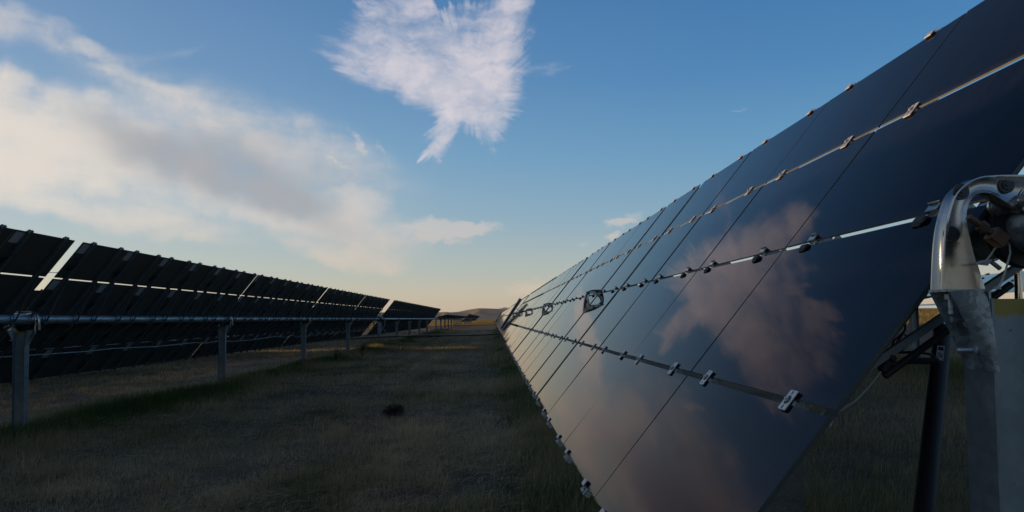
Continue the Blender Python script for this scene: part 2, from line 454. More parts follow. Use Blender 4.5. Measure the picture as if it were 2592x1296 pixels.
def post_web():
    m, g, b = new_mat('painted_post_top')
    oc = objc(g); s = g.node('ShaderNodeSeparateXYZ'); g.l.new(oc, s.inputs[0])
    z = g.math('ADD', s.outputs[2], g.math('MULTIPLY', g.math('SUBTRACT', g.noise(oc, 30.0, 3.0), 0.5), 0.03))
    f = g.smooth(z, -0.045, -0.030)
    n = g.noise(oc, 9.0, 5.0, 0.65)
    c = g.ramp(n, [(0.3, (0.20, 0.25, 0.28)), (0.7, (0.31, 0.37, 0.40))])
    sp = g.smooth(g.noise(oc, 120.0, 2.0), 0.70, 0.74)
    c = g.mix(g.math('MULTIPLY', sp, 0.7), c, (0.09, 0.04, 0.02, 1))
    g.l.new(g.mix(g.math('MULTIPLY', f, 0.85), c, (0.36, 0.27, 0.03, 1)), b.inputs['Base Color'])
    b.inputs['Metallic'].default_value = 0.45; b.inputs['Roughness'].default_value = 0.5
    return m
MAT['post_web'] = post_web()

def label_material():
    m, g, b = new_mat('printed_label')
    oc = objc(g)
    w = g.node('ShaderNodeTexWave', wave_type='BANDS', bands_direction='X'); g.l.new(oc, w.inputs[0]); w.inputs['Scale'].default_value = 22
    n = g.noise(g.mapping(oc, scale=(60, 220, 1)), 1.0, 2.0)
    f = g.math('MULTIPLY', g.smooth(w.outputs[1], 0.55, 0.7), g.smooth(n, 0.45, 0.55))
    g.l.new(g.mix(f, (0.40, 0.42, 0.43, 1), (0.14, 0.15, 0.16, 1)), b.inputs['Base Color']); b.inputs['Roughness'].default_value = 0.5
    return m
MAT['label'] = label_material()

# ------------------------------------------------------------------ ground
SLOPE = 0.019
def gz(x):
    """height of the field: falls gently to the left, rises to the right"""
    if x > 150: return -1.344 + SLOPE * (150 + 60 * (1 - math.exp(-(x - 150) / 60.0)))
    if x < -60: return -1.344 + SLOPE * (-60 - 30 * (1 - math.exp((x + 60) / 30.0)))
    return -1.344 + SLOPE * x
def ground_material():
    m, g, b = new_mat('field_soil')
    p = posn(g)
    n1 = g.noise(p, 0.35, 5.0, 0.6); n2 = g.noise(p, 4.0, 6.0, 0.7); n3 = g.noise(p, 30.0, 4.0, 0.7)
    straw = g.ramp(n3, [(0.3, (0.09, 0.068, 0.042)), (0.7, (0.32, 0.245, 0.15))])
    soil = g.ramp(n2, [(0.3, (0.07, 0.054, 0.042)), (0.7, (0.17, 0.13, 0.10))])
    c = g.mix(g.smooth(n1, 0.42, 0.6), straw, soil)
    green = g.ramp(n3, [(0.3, (0.018, 0.026, 0.010)), (0.7, (0.050, 0.060, 0.022))])
    c = g.mix(g.math('MULTIPLY', g.smooth(g.noise(p, 0.6, 4.0), 0.55, 0.75), 0.3), c, green)
    # dry gold pasture to the right and far away, a bare reddish track before it
    s = g.node('ShaderNodeSeparateXYZ'); g.l.new(p, s.inputs[0])
    xw = g.math('ADD', s.outputs[0], g.math('MULTIPLY', g.math('SUBTRACT', g.noise(p, 0.25, 4.0), 0.5), 5.0))
    bare = g.math('MULTIPLY', g.smooth(xw, 12.5, 14.0), g.smooth(xw, 26.0, 29.0, 1.0, 0.0))
    red = g.ramp(n2, [(0.3, (0.10, 0.060, 0.045)), (0.7, (0.21, 0.135, 0.10))])
    c = g.mix(bare, c, red)
    past = g.math('MAXIMUM', g.smooth(xw, 26.0, 30.0), g.smooth(s.outputs[1], 180.0, 260.0))
    gold = g.ramp(g.noise(g.mapping(p, scale=(0.25, 1, 1)), 1.2, 6.0, 0.7), [(0.3, (0.10, 0.085, 0.030)), (0.5, (0.26, 0.18, 0.075)), (0.7, (0.36, 0.26, 0.12))])
    c = g.mix(past, c, gold)
    g.l.new(c, b.inputs['Base Color']); b.inputs['Roughness'].default_value = 0.95
    b.inputs['Specular IOR Level'].default_value = 0.1
    bp = g.node('ShaderNodeBump'); bp.inputs['Strength'].default_value = 1.0; bp.inputs['Distance'].default_value = 0.05
    hgt = g.math('ADD', g.math('MULTIPLY', n3, 0.5), n2)
    g.l.new(hgt, bp.inputs['Height']); g.l.new(bp.outputs[0], b.inputs['Normal'])
    return m
def build_ground():
    xs = sorted(set([-9000, -5000, -2500, -1200, -600, -300, -200, -150, -120, -100, -90, -80, -70, -60] + [x * 2 for x in range(-29, 75)] +
                    [150, 160, 175, 190, 210, 240, 280, 340, 420, 600, 1000, 2000, 4000, 9000]))
    ys = [-6000, -2000, -500, -100, -40, -20, -10] + [y * 2 for y in range(-4, 70)] + [150, 170, 200, 250, 300, 400, 600, 1000, 2000, 4000, 7000, 12000]
    def jit(x, y):
        if abs(x) > 60 or y > 120 or y < -10: return 0.0
        return 0.025 * math.sin(x * 0.9 + 1.3 * math.sin(y * 0.23)) + 0.02 * math.sin(y * 0.41 + x * 0.3)
    mb = MB()
    mb.add([(x, y, gz(x) + jit(x, y)) for y in ys for x in xs],
           [(j * len(xs) + i, j * len(xs) + i + 1, (j + 1) * len(xs) + i + 1, (j + 1) * len(xs) + i) for j in range(len(ys) - 1) for i in range(len(xs) - 1)])
    o = mb.build('ground', ground_material(), smooth=180)
    tag(o, kind='structure')
build_ground()

def hill_material(name, lo, hi, sc):
    m, g, b = new_mat(name)
    p = posn(g)
    n = g.noise(g.mapping(p, scale=(1, 1, 2.0)), sc, 7.0, 0.6)
    g.l.new(g.ramp(n, [(0.35, lo), (0.65, hi)]), b.inputs['Base Color'])
    b.inputs['Roughness'].default_value = 1.0; b.inputs['Specular IOR Level'].default_value = 0.0
    return m
def build_hills(name, y0, depth, knots, relief, mat, seed, nx=520, ny=70, wmin=-6500, wmax=6500):
    """a range: ridge heights along x given by knots (world x, height), rounded spurs running down towards the field"""
    kx = [k[0] for k in knots]; kh = [k[1] for k in knots]
    r = np.random.default_rng(seed)
    xs = np.linspace(wmin, wmax, nx)
    ph = r.uniform(0, 6.28, 14); fr = r.uniform(0.6, 3.6, 14) / (depth * 0.9); am = 1.0 / (1 + np.arange(14) * 0.25)
    fy = r.uniform(-2.0, 2.0, 14) / depth
    vs = []
    for j in range(ny):
        t = j / (ny - 1); y = y0 + depth * t
        prof = math.sin(min(t / 0.6, 1.0) * math.pi / 2) ** 1.2 if t < 0.6 else math.cos((t - 0.6) / 0.4 * math.pi / 2) ** 0.8
        hgt = np.interp(xs * (y0 + depth * 0.6) / y, kx, kh)
        sp = sum(am[k] * np.sin(xs * fr[k] * 6.28 + ph[k] + 6.28 * fy[k] * (y - y0) + 1.3 * np.sin(xs * fr[(k + 3) % 14] * 2.1)) for k in range(14)) / am.sum()
        ridge = 1 - np.abs(sp) * 2.2
        z = hgt * prof + relief * (ridge - 0.4) * prof * (1 - prof) * 4 * 0.5 + relief * 0.10 * sp * prof
        z = z - 6.0 + (0 if 0 < j < ny - 1 else -15)
        for x, zz in zip(xs, z): vs.append((float(x), y, float(zz)))
    fs = [(j * nx + i, j * nx + i + 1, (j + 1) * nx + i + 1, (j + 1) * nx + i) for j in range(ny - 1) for i in range(nx - 1)]
    mb = MB(); mb.add(vs, fs)
    o = mb.build(name, mat, smooth=180); tag(o, kind='structure')
    return o
# distances 6-7 km and 13 km: heights read off the skyline
build_hills('hills', 5200, 2200, [(-6500, 60), (-3200, 45), (-2400, 72), (-1600, 60), (-950, 74), (-560, 64), (-300, 68), (-230, 82), (-120, 98), (-20, 95), (60, 91), (400, 80), (1500, 40), (3500, 55), (6500, 50)],
            70, hill_material('hill_grass', (0.10, 0.078, 0.055), (0.30, 0.23, 0.16), 0.0035), 5)  # grass colours, contrast widened to help the relief look lit and shaded
build_hills('mountain', 12000, 3500, [(-9000, 40), (-1200, 60), (-100, 120), (40, 170), (230, 222), (330, 205), (480, 178), (700, 120), (1800, 60), (9000, 60)],
            50, hill_material('mountain_grass', (0.16, 0.135, 0.12), (0.27, 0.22, 0.18), 0.0016), 9, nx=420, wmin=-9000, wmax=9000)

# ------------------------------------------------------------------ solar arrays
PITCH = 0.618           # spacing of the four panel courses up the slope
OFF = 0.10              # glass stands this far off the middle of the torque tube
TW = 1.2
RAILS = (0.235, 0.965)  # rail positions across a panel
def panel_mesh(front=True):
    mb = MB(); t = 0.0035
    h = 0.2975; w = TW / 2
    e = 0.002
    mb.add([(-h, -w, t), (h, -w, t), (h, w, t), (-h, w, t)], [(0, 1, 2, 3)])
    mb.mi = 1; mb.add([(-h, -w, -t), (h, -w, -t), (h, w, -t), (-h, w, -t)], [(3, 2, 1, 0)])
    mb.mi = 3; mb.add([(-h, -w, -t), (h, -w, -t), (h, w, -t), (-h, w, -t), (-h, -w, t), (h, -w, t), (h, w, t), (-h, w, t)],
                      [(0, 1, 5, 4), (2, 3, 7, 6)])
    mb.mi = 2; mb.add([(-h, -w, -t), (h, -w, -t), (h, w, -t), (-h, w, -t), (-h, -w, t), (h, -w, t), (h, w, t), (-h, w, t)],
                      [(1, 2, 6, 5), (3, 0, 4, 7)])
    return mb.mesh('solar_panel', [MAT['glass'], MAT['back'], MAT['edge'], MAT['edge_dark']])
ME = {'panel': panel_mesh()}
mb = MB(); mb.box((0, 0, -0.0045), (0.15, 0.19, 0.0015)); ME['label'] = mb.mesh('data_label', MAT['label'])
mb = MB(); mb.box((0, 0, -0.014), (0.10, 0.12, 0.02), ch=0.006)
mb.path([(0.02, 0.06, -0.015), (0.06, 0.11, -0.03), (0.10, 0.05, -0.035), (0.04, -0.10, -0.03), (-0.05, -0.12, -0.02), (-0.02, -0.06, -0.015)], 0.0045, 5)
ME['jbox'] = mb.mesh('junction_box', MAT['black'])
# rail: hat section the full height of the table, running up the slope
def rail_profile(mb, x0, x1, z0):
    for (dy, w, dz, h) in ((-0.021, 0.003, -0.0165, 0.033), (0.021, 0.003, -0.0165, 0.033), (0, 0.039, -0.0315, 0.003), (-0.03, 0.016, -0.0015, 0.003), (0.03, 0.016, -0.0015, 0.003)):
        mb.box(((x0 + x1) / 2, dy, z0 + dz), (x1 - x0, w, h))
RL = 1.262
mb = MB(); rail_profile(mb, -RL, RL, OFF - 0.006); ME['rail'] = mb.mesh('rail', MAT['galv'])
# saddle clamp round the tube: two cheeks and a strap
mb = MB()
for dy in (-0.032, 0.032):
    mb.prism([(-0.075, OFF - 0.042), (0.075, OFF - 0.042), (0.066, -0.02), (0.03, -0.078), (-0.03, -0.078), (-0.066, -0.02)], dy - 0.002, dy + 0.002)
mb.tube((0, -0.034, -0.082), (0, 0.034, -0.082), 0.009, n=8)
mb.tube((0, 0.0, -0.07), (0, 0.0, -0.125), 0.006, n=6)
ME['clamp'] = mb.mesh('saddle_clamp', MAT['galv'])
def brace_mesh(s):
    m_ = MB(); a = Vector((s * 0.03, 0.012, -0.085)); b = Vector((s * 0.66, 0.012, OFF - 0.038))
    d = (b - a); L = d.length; M = d.to_track_quat('X', 'Z').to_matrix()
    c = (a + b) / 2
    m_.box(c, (L, 0.003, 0.024), M); m_.box(c + M @ Vector((0, 0.009, 0.0105)), (L, 0.018, 0.003), M)
    return m_.mesh('brace', MAT['galv'])
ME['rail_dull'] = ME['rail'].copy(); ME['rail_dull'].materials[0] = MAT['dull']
ME['brace_u'] = brace_mesh(1); ME['brace_d'] = brace_mesh(-1)
# clips: plate over the gap, black pair at the middle, end clips
def plate_clip(mat):
    b = MB()
    b.box((0, 0, 0.0095), (0.062, 0.046, 0.0035), ch=0.0015)
    b.box((0, 0, 0.0), (0.014, 0.036, 0.016))
    b.tube((0, 0, 0.011), (0, 0, 0.016), 0.0085, n=6); b.tube((0, 0, 0.015), (0, 0, 0.020), 0.004, n=8)
    b.mi = 1
    for sx in (-1, 1): b.box((sx * 0.022, 0, 0.0114), (0.010, 0.006, 0.0008))
    b.tube((0, 0, 0.0112), (0, 0, 0.0117), 0.014, n=14)
    b.box((0, 0, 0.0055), (0.058, 0.042, 0.004))
    return b.mesh('clip', [mat, MAT['rubber']])
ME['plate'] = plate_clip(MAT['alu'])
def edge_clip(side):
    b = MB()     # hooked over the outer edge (side = +1 top, -1 bottom)
    s = side
    b.box((s * 0.006, 0, -0.010), (0.005, 0.050, 0.042)); b.box((-s * 0.006, 0, 0.0118), (0.028, 0.050, 0.005), ch=0.002)
    b.box((s * 0.020, 0, -0.026), (0.030, 0.046, 0.004)); b.tube((s * 0.022, 0, -0.044), (s * 0.022, 0, 0.006), 0.006, n=6)
    b.box((s * 0.022, 0, -0.002), (0.018, 0.030, 0.008), ch=0.003)
    b.mi = 1; b.box((-s * 0.006, 0, 0.0070), (0.024, 0.046, 0.004)); b.box((-s * 0.012, 0, -0.008), (0.03, 0.056, 0.007))
    return b.mesh('clip', [MAT['alu'], MAT['rubber']])
ME['top'] = edge_clip(1); ME['bot'] = edge_clip(-1)
def mid_clip(s):
    b = MB()
    if s > 0:      # pressed silver hook over the lower edge of the upper panel
        b.box((0.008, 0, 0.0115), (0.026, 0.050, 0.005), ch=0.0022); b.box((-0.004, 0, 0.004), (0.005, 0.050, 0.018)); b.box((-0.012, 0, 0.0), (0.016, 0.044, 0.005)); b.box((0.018, 0, 0.0165), (0.005, 0.052, 0.009), ch=0.002)
        b.mi = 1; b.box((0.008, 0, 0.0062), (0.024, 0.046, 0.005))
    else:          # black moulded block under it
        b.mi = 1; b.box((0, 0, 0.009), (0.026, 0.056, 0.013), ch=0.005); b.box((-0.012, 0.006, 0.006), (0.014, 0.040, 0.008), ch=0.002); b.box((0.010, 0, -0.003), (0.012, 0.048, 0.012))
    return b.mesh('clip', [MAT['cast'], MAT['rubber']])
ME['mid_l'] = mid_clip(1); ME['mid_u'] = mid_clip(-1)
def light_clips(extra_rail=True):
    """rail with its clips as one mesh, for tables too far off to show them"""
    b = MB(); rail_profile(b, -RL, RL, OFF - 0.006)
    for x in (-1.236, -0.618, 0.0, 0.618, 1.236): b.box((x, 0, OFF + 0.010), (0.07, 0.05, 0.02))
    return b.mesh('rail', MAT['galv'])
ME['rail_far'] = light_clips()
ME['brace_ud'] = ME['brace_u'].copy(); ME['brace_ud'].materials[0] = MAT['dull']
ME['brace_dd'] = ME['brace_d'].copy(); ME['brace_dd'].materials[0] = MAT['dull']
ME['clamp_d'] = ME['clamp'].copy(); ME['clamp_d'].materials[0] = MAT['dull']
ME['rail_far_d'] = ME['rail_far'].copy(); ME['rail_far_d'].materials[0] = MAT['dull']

def table(Xt, zt, tilt, mods, y0, y1, label, group, lod, tube=(None, None), seed=0, name='solar_table'):
    """one gap-to-gap table: mods = start positions of its panel columns, y0..y1 the length of tube it carries"""
    rr = random.Random(seed)
    yc = (y0 + y1) / 2
    if lod == 2:
        b = MB()
        for y in mods:
            for k in range(4):
                h = 0.2975; x = (k - 1.5) * PITCH; a = y - yc; t = 0.0035; z = OFF
                b.mi = 0; b.add([(x - h, a, z + t), (x + h, a, z + t), (x + h, a + TW, z + t), (x - h, a + TW, z + t)], [(0, 1, 2, 3)])
                b.mi = 1; b.add([(x - h, a, z - t), (x + h, a, z - t), (x + h, a + TW, z - t), (x - h, a + TW, z - t)], [(3, 2, 1, 0)])
            b.mi = 2
            for rf in RAILS: b.box((0, y - yc + rf, OFF - 0.02), (2 * RL, 0.042, 0.03))
            for rf in RAILS:
                for x in (-1.236, 0.0, 1.236): b.box((x, y - yc + rf, OFF + 0.008), (0.06, 0.05, 0.02))
        b.mi = 2; b.tube((0, y0 - yc, 0), (0, y1 - yc, 0), 0.056, n=10)
        me = b.mesh(name, [MAT['glass'], MAT['back'], MAT['dull']])
        o = link(name, me, None, (Xt, yc, zt), (0, -tilt, 0)); tag(o, label, 'solar array', group)
        return o
    root = empty(name, (Xt, yc, zt), (0, -tilt, 0)); tag(root, label, 'solar array', group)
    b = MB(); b.tube((0, y0 - yc, 0), (0, y1 - yc, 0), 0.061, n=28); b.build('torque_tube', MAT['galv'], root, smooth=40)
    for y in mods:
        a = y - yc
        for k in range(4):
            p = link('solar_panel', ME['panel'], root, ((k - 1.5) * PITCH, a + TW / 2, OFF),
                     (R(rr.uniform(-0.16, 0.16)), R(rr.uniform(-0.28, 0.28)), 0))
            if lod in (0, 3):
                link('data_label', ME['label'], p, (0.20, -0.47, 0)); link('junction_box', ME['jbox'], p, (-0.10, -0.42 + 0.02 * rr.random(), 0), (0, 0, rr.uniform(-0.5, 0.5)))
        for rf in RAILS:
            ry = a + rf
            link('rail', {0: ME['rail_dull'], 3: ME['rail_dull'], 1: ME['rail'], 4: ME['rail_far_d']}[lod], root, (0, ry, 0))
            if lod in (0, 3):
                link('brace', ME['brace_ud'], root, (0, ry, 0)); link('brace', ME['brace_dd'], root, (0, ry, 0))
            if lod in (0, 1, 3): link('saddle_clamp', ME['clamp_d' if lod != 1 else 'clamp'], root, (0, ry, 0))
            if lod in (1,):
                link('clip', ME['top'], root, (1.229, ry, OFF)); link('clip', ME['bot'], root, (-1.229, ry, OFF))
                for x in (-0.618, 0.618): link('clip', ME['plate'], root, (x, ry, OFF), (0, 0, rr.uniform(-0.05, 0.05)))
                link('clip', ME['mid_l'], root, (0.012, ry, OFF)); link('clip', ME['mid_u'], root, (-0.020, ry + 0.022, OFF))
            if lod in (0, 3):
                link('clip', ME['top'], root, (1.229, ry, OFF)); link('clip', ME['bot'], root, (-1.229, ry, OFF))
    return root

# ---- support post with its bearing arch
ARCH_O = [(-.187, 0), (-.181, .074), (-.176, .115), (-.168, .153), (-.152, .200), (-.132, .224), (-.108, .239), (-.077, .248), (0, .250),
          (.095, .248), (.130, .238), (.158, .222), (.180, .198), (.197, .160), (.206, .120), (.210, .074), (.213, 0)]
ARCH_I = [(-.086, 0), (-.103, .060), (-.113, .100), (-.121, .140), (-.122, .166), (-.114, .190), (-.097, .206), (-.064, .205), (0, .168),
          (.070, .204), (.120, .205), (.145, .192), (.160, .168), (.166, .140), (.164, .100), (.158, .060), (.150, 0)]
def refine(pl, k=3):
    """Catmull-Rom through the outline"""
    out = []
    n = len(pl)
    for i in range(n - 1):
        p0, p1, p2, p3 = pl[max(i - 1, 0)], pl[i], pl[i + 1], pl[min(i + 2, n - 1)]
        for j in range(k):
            t = j / k
            out.append(tuple(0.5 * ((2 * p1[c]) + (-p0[c] + p2[c]) * t + (2 * p0[c] - 5 * p1[c] + 4 * p2[c] - p3[c]) * t * t + (-p0[c] + 3 * p1[c] - 3 * p2[c] + p3[c]) * t ** 3) for c in (0, 1)))
    out.append(pl[-1]); return out
AO, AI = refine(ARCH_O), refine(ARCH_I)
def blend(f): return [(o[0] * (1 - f) + i[0] * f, o[1] * (1 - f) + i[1] * f) for o, i in zip(AO, AI)]
def arch_mesh():
    """pressed housing: a dished front and back plate with rolled lips either side of a recessed waist"""
    b = MB()
    n = len(AO)
    # lofted cross-section, from the front inner lip round the outside to the back inner lip: (blend factor, y)
    sec = [(1.0, -0.010), (0.985, -0.026), (0.93, -0.031), (0.80, -0.026), (0.70, -0.021), (0.35, -0.020), (0.20, -0.024), (0.07, -0.033), (0.0, -0.032), (0.0, -0.026),
           (0.10, -0.020), (0.14, -0.006), (0.14, 0.006), (0.10, 0.020), (0.0, 0.026), (0.0, 0.032), (0.07, 0.033), (0.20, 0.024), (0.70, 0.021), (0.93, 0.031), (1.0, 0.012)]
    vs = []
    for f, y in sec:
        for x, z in blend(f): vs.append((x, y * 0.64, z))
    m = len(sec)
    fs = [(s * n + i, s * n + i + 1, ((s + 1) % m) * n + i + 1, ((s + 1) % m) * n + i) for s in range(m) for i in range(n - 1)]
    fs += [tuple(s * n for s in range(m)), tuple(reversed([s * n + n - 1 for s in range(m)]))]
    b.add(vs, fs)
    return b.mesh('bearing_arch', MAT['cast'], smooth=50)
ME['arch'] = arch_mesh()
BOLTS = [(-0.157, 0.120), (-0.132, 0.214), (-0.030, 0.228), (0.128, 0.214), (0.184, 0.120)]
mb = MB()
mb.tube((0, -0.0165, 0), (0, -0.0125, 0), 0.018, n=20); mb.tube((0, -0.0195, 0), (0, -0.0125, 0), 0.011, n=6); mb.tube((0, -0.0215, 0), (0, -0.0125, 0), 0.005, n=10)
ME['abolt'] = mb.mesh('bolt', MAT['dark_metal'])
mb = MB(); mb.tube((0, -0.10, 0.190), (0, 0.10, 0.190), 0.0175, n=20); mb.tube((0, -0.055, 0.190), (0, -0.040, 0.190), 0.026, n=20); mb.tube((0, 0.040, 0.190), (0, 0.055, 0.190), 0.026, n=20)
ME['pin'] = mb.mesh('pivot_pin', MAT['cast'], smooth=40)
def bracket_mesh2(s):
    """bracket from the post flange up to the foot of the arch: top plate, back gusset, and a bent front plate"""
    b = MB()
    b.box((s * 0.130, -0.010, -0.0035), (0.084, 0.064, 0.005))
    b.prism([(s * 0.172, -0.001), (s * 0.083, -0.001), (s * 0.083, -0.176), (s * 0.090, -0.176), (s * 0.140, -0.066)], 0.020, 0.0245)
    rows = []
    for k in range(11):
        t = k / 10
        xo = 0.166 - 0.082 * t ** 0.85; xi = 0.100 - 0.030 * t ** 0.5
        rows.append([(s * xo, -0.040 + 0.006 * t, -0.004 - 0.174 * t), (s * (xo * 0.75 + xi * 0.25), -0.048, -0.004 - 0.174 * t),
                     (s * (xo + xi) / 2, -0.0525, -0.004 - 0.174 * t), (s * xi, -0.0535, -0.004 - 0.174 * t)])
    for dy in (0, 0.0045):
        vs = [(x, y + dy, z) for r_ in rows for x, y, z in r_]
        b.add(vs, [(4 * i + c, 4 * i + c + 1, 4 * i + c + 5, 4 * i + c + 4) for i in range(10) for c in range(3)])
    for c in (0, 3):
        vs = [(r_[c][0], r_[c][1] + dy, r_[c][2]) for r_ in rows for dy in (0, 0.0045)]
        b.add(vs, [(2 * i, 2 * i + 1, 2 * i + 3, 2 * i + 2) for i in range(10)])
    b.box((s * 0.0805, -0.003, -0.092), (0.005, 0.088, 0.172))
    return b.mesh('bracket', MAT['galv'], smooth=40)
ME['br_l'] = bracket_mesh2(-1); ME['br_r'] = bracket_mesh2(1)
mb = MB(); mb.tube((0.005, 0, 0), (-0.055, 0, 0), 0.007, n=10); mb.tube((-0.004, 0, 0), (-0.016, 0, 0), 0.014, n=6); mb.tube((-0.016, 0, 0), (-0.020, 0, 0), 0.018, n=14)
ME['bolt_h'] = mb.mesh('bolt', MAT['galv'])
mb = MB(); mb.tube((0, 0, 0.008), (0, 0, -0.05), 0.006, n=8); mb.tube((0, 0, -0.006), (0, 0, -0.018), 0.012, n=6)
ME['bolt_v'] = mb.mesh('bolt', MAT['galv'])
def hmesh(L, slots=True):
    """H-section: flanges face left and right, web across"""
    b = MB(); fw, d, tf, tw = 0.100, 0.152, 0.0055, 0.0045
    for s in (-1, 1): b.box((s * (d / 2 - tf / 2), 0, -L / 2), (tf, fw, L))
    b.mi = 1; b.box((0, 0, -L / 2), (d - 2 * tf, tw, L))
    b.mi = 2
    for s in ((-1, 1) if slots else ()):
        for z in (-0.46, -0.60):
            for y in (-0.022, 0.022): b.box((s * (d / 2 + 0.0006), y, z), (0.0012, 0.009, 0.026))
    return b.mesh('steel_post', [MAT['post'], MAT['post_web'], MAT['black']])
def support_post(Xt, y, zt, tilt, label, group, lod=0):
    """Xt, zt = centre of the torque tube; the pivot sits above it along the table normal"""
    px, pz = Xt - math.sin(tilt) * OFF, zt + math.cos(tilt) * OFF
    px += 0.009
    base = pz - 0.204            # foot of the arch
    g0 = gz(px) - 0.25
    root = empty('support_post', (px, y, base)); tag(root, label, 'post', group)
    top = -0.022
    link('steel_post', hmesh(base + top - g0, Xt < 0), root, (-0.022, 0, top))
    link('bearing_arch', ME['arch'], root)
    link('bracket', ME['br_l'], root, (-0.018, 0, 0)); link('bracket', ME['br_r'], root, (-0.010, 0, 0))
    if lod == 0:
        a = link('pivot_pin', ME['pin'], root)
        for bx, bz in BOLTS: link('bolt', ME['abolt'], root, (bx, 0, bz))
        for s in (-1, 1):
            link('bolt', ME['bolt_v'], root, (s * 0.158, -0.005, -0.004))
            link('bolt', ME['bolt_h'], root, (s * 0.086 - 0.018, -0.005, -0.066), (0, 0, 0 if s < 0 else math.pi))
            link('bolt', ME['bolt_h'], root, (s * 0.088 - 0.018, -0.020, -0.132), (0, 0, 0 if s < 0 else math.pi))
    # hanger between the pin and the tube
    b = MB()
    tx, tz = Xt - px, zt - base
    for yy in (-0.052, 0.046):
        m_ = 14; c0 = Vector((0, 0.190)); c1 = Vector((tx, tz)); d = (c1 - c0).normalized(); nn = Vector((-d.y, d.x))
        poly = []
        for i in range(m_): 
            t = math.pi * i / (m_ - 1); poly.append(tuple(c0 + 0.030 * (nn * math.cos(t) - d * math.sin(t))))
        for i in range(m_):
            t = math.pi * i / (m_ - 1); poly.append(tuple(c1 + 0.074 * (-nn * math.cos(t) + d * math.sin(t))))
        b = MB(); b.prism(poly, yy, yy + 0.006); b.build('tube_hanger', MAT['cast'], root, smooth=40)
    return root

ORD = ['first', 'second', 'third', 'fourth', 'fifth', 'sixth', 'seventh', 'eighth', 'ninth', 'tenth', 'eleventh', 'twelfth']
def run(start, n, gap=0.012): return [start + i * (TW + gap) for i in range(n)]
TILT = R(51.1)

# ---- right row: glass faces the camera
XR, ZR = 1.233, 0.195
RT = [([1.66, 2.880, 4.100, 5.345, 6.68], 1.50, 7.90), (run(8.02, 3, .022) + run(11.82, 2, .022), 7.90, 14.55), (run(14.70, 6, .022), 14.55, 21.98), (run(22.10, 6, .022), 21.98, 29.4), (run(29.50, 6, .022), 29.4, 36.9)]
for i, (mods, a, b_) in enumerate(RT):
    table(XR, ZR, TILT, mods, a, b_, ['nearest glass-faced panel table on the right, cloud mirrored in its dark glass',
          'second panel table of the right row, beyond the first round bearing', 'third panel table of the right row, between second and third round bearings',
          'fourth panel table of the right row, beyond the third round bearing', 'fifth panel table of the right row, just before the narrow upright panel'][i],
          'tables of the right hand row', 1 if i < 3 else 4, seed=10 + i)
RP = [1.60, 7.95, 14.6, 22.03, 29.45, 36.0]
for i, y in enumerate(RP):
    support_post(XR, y, ZR, TILT, ['large galvanised post at the right edge, shiny arch on it, yellow paint at its top',
        'first round bearing arch standing through the right row, largest on the glass', 'second round bearing arch along the right row, left of the largest one',
        'third round bearing arch along the right row', 'fourth round bearing arch along the right row', 'fifth round bearing arch, nearest the narrow upright panel'][i], 'posts of the right hand row')
for i in range(5):
    s = 38.3 + i * 7.42
    table(XR, ZR, TILT, run(s, 6), s - 0.1, s + 7.34, '%s distant panel table of the right row beyond the narrow upright panel' % ORD[i], 'tables of the right hand row', 2, seed=20 + i)
for i in range(8):
    s = 79.5 + i * 7.6
    table(XR, ZR, R(50), run(s, 6), s - 0.1, s + 7.5, 'tiny far panel table where the right row meets the horizon', 'far tables of the right hand row', 2, seed=30 + i)
# ---- left row: dark backs
XL, ZL = -6.10, 0.058
LT = [2.45, 9.90, 17.22, 24.60, 31.97]
for i, s in enumerate(LT):
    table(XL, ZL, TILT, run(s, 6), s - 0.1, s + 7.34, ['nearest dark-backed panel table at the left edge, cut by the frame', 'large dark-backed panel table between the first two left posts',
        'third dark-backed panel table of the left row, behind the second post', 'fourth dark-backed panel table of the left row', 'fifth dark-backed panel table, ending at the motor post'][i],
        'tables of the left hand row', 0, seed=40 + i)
LP = [9.90, 17.15, 24.45, 31.88]
for i, y in enumerate(LP):
    support_post(XL, y, ZL, TILT, ['nearest galvanised post of the left row, at the left edge of the field', 'second galvanised post of the left row, standing in green grass',
        'third galvanised post of the left row', 'fourth galvanised post of the left row, last before the motor post'][i], 'posts of the left hand row')
for i in range(5):
    s = 41.0 + i * 7.40
    table(XL, ZL, TILT, run(s, 6), s - 0.1, s + 7.3, '%s dark-backed panel table of the left row beyond the motor post' % ORD[i], 'tables of the left hand row', 4, seed=50 + i)
for i, y in enumerate([48.1, 55.5, 62.9, 70.3]):
    support_post(XL, y, ZL, TILT, '%s slim grey post beyond the motor post on the left' % ORD[i], 'posts of the left hand row', lod=1)
# the flat-lying tracker after it, then one tipped up again
for i in range(10):
    s = 81.0 + i * 7.5
    table(XL, ZL + 0.10, R(12), run(s, 6), s - 0.1, s + 7.4, '%s nearly level panel table far down the left row' % ORD[i], 'level far tables of the left hand row', 2, seed=60 + i)
for i, y in enumerate([80.8, 88.5, 96, 103.5, 111, 118.8, 126, 133.5, 141, 148.5]):
    support_post(XL, y, ZL + 0.08, R(12), '%s post under the nearly level far tables on the left' % ORD[i], 'posts under the level far tables', lod=1)
for i in range(18):
    s = 160 + i * 7.5
    table(XL + 0.3, ZL + 0.1, R(42), run(s, 6), s - 0.1, s + 7.4, 'tiny tipped-up panel table at the far end of the left row', 'tipped far tables of the left hand row', 2, seed=75 + i)
for i in range(8):
    support_post(XL, 163 + i * 7.5, ZL - 0.1, R(38), 'tiny post at the far end of the left row', 'posts at the far end', lod=1)
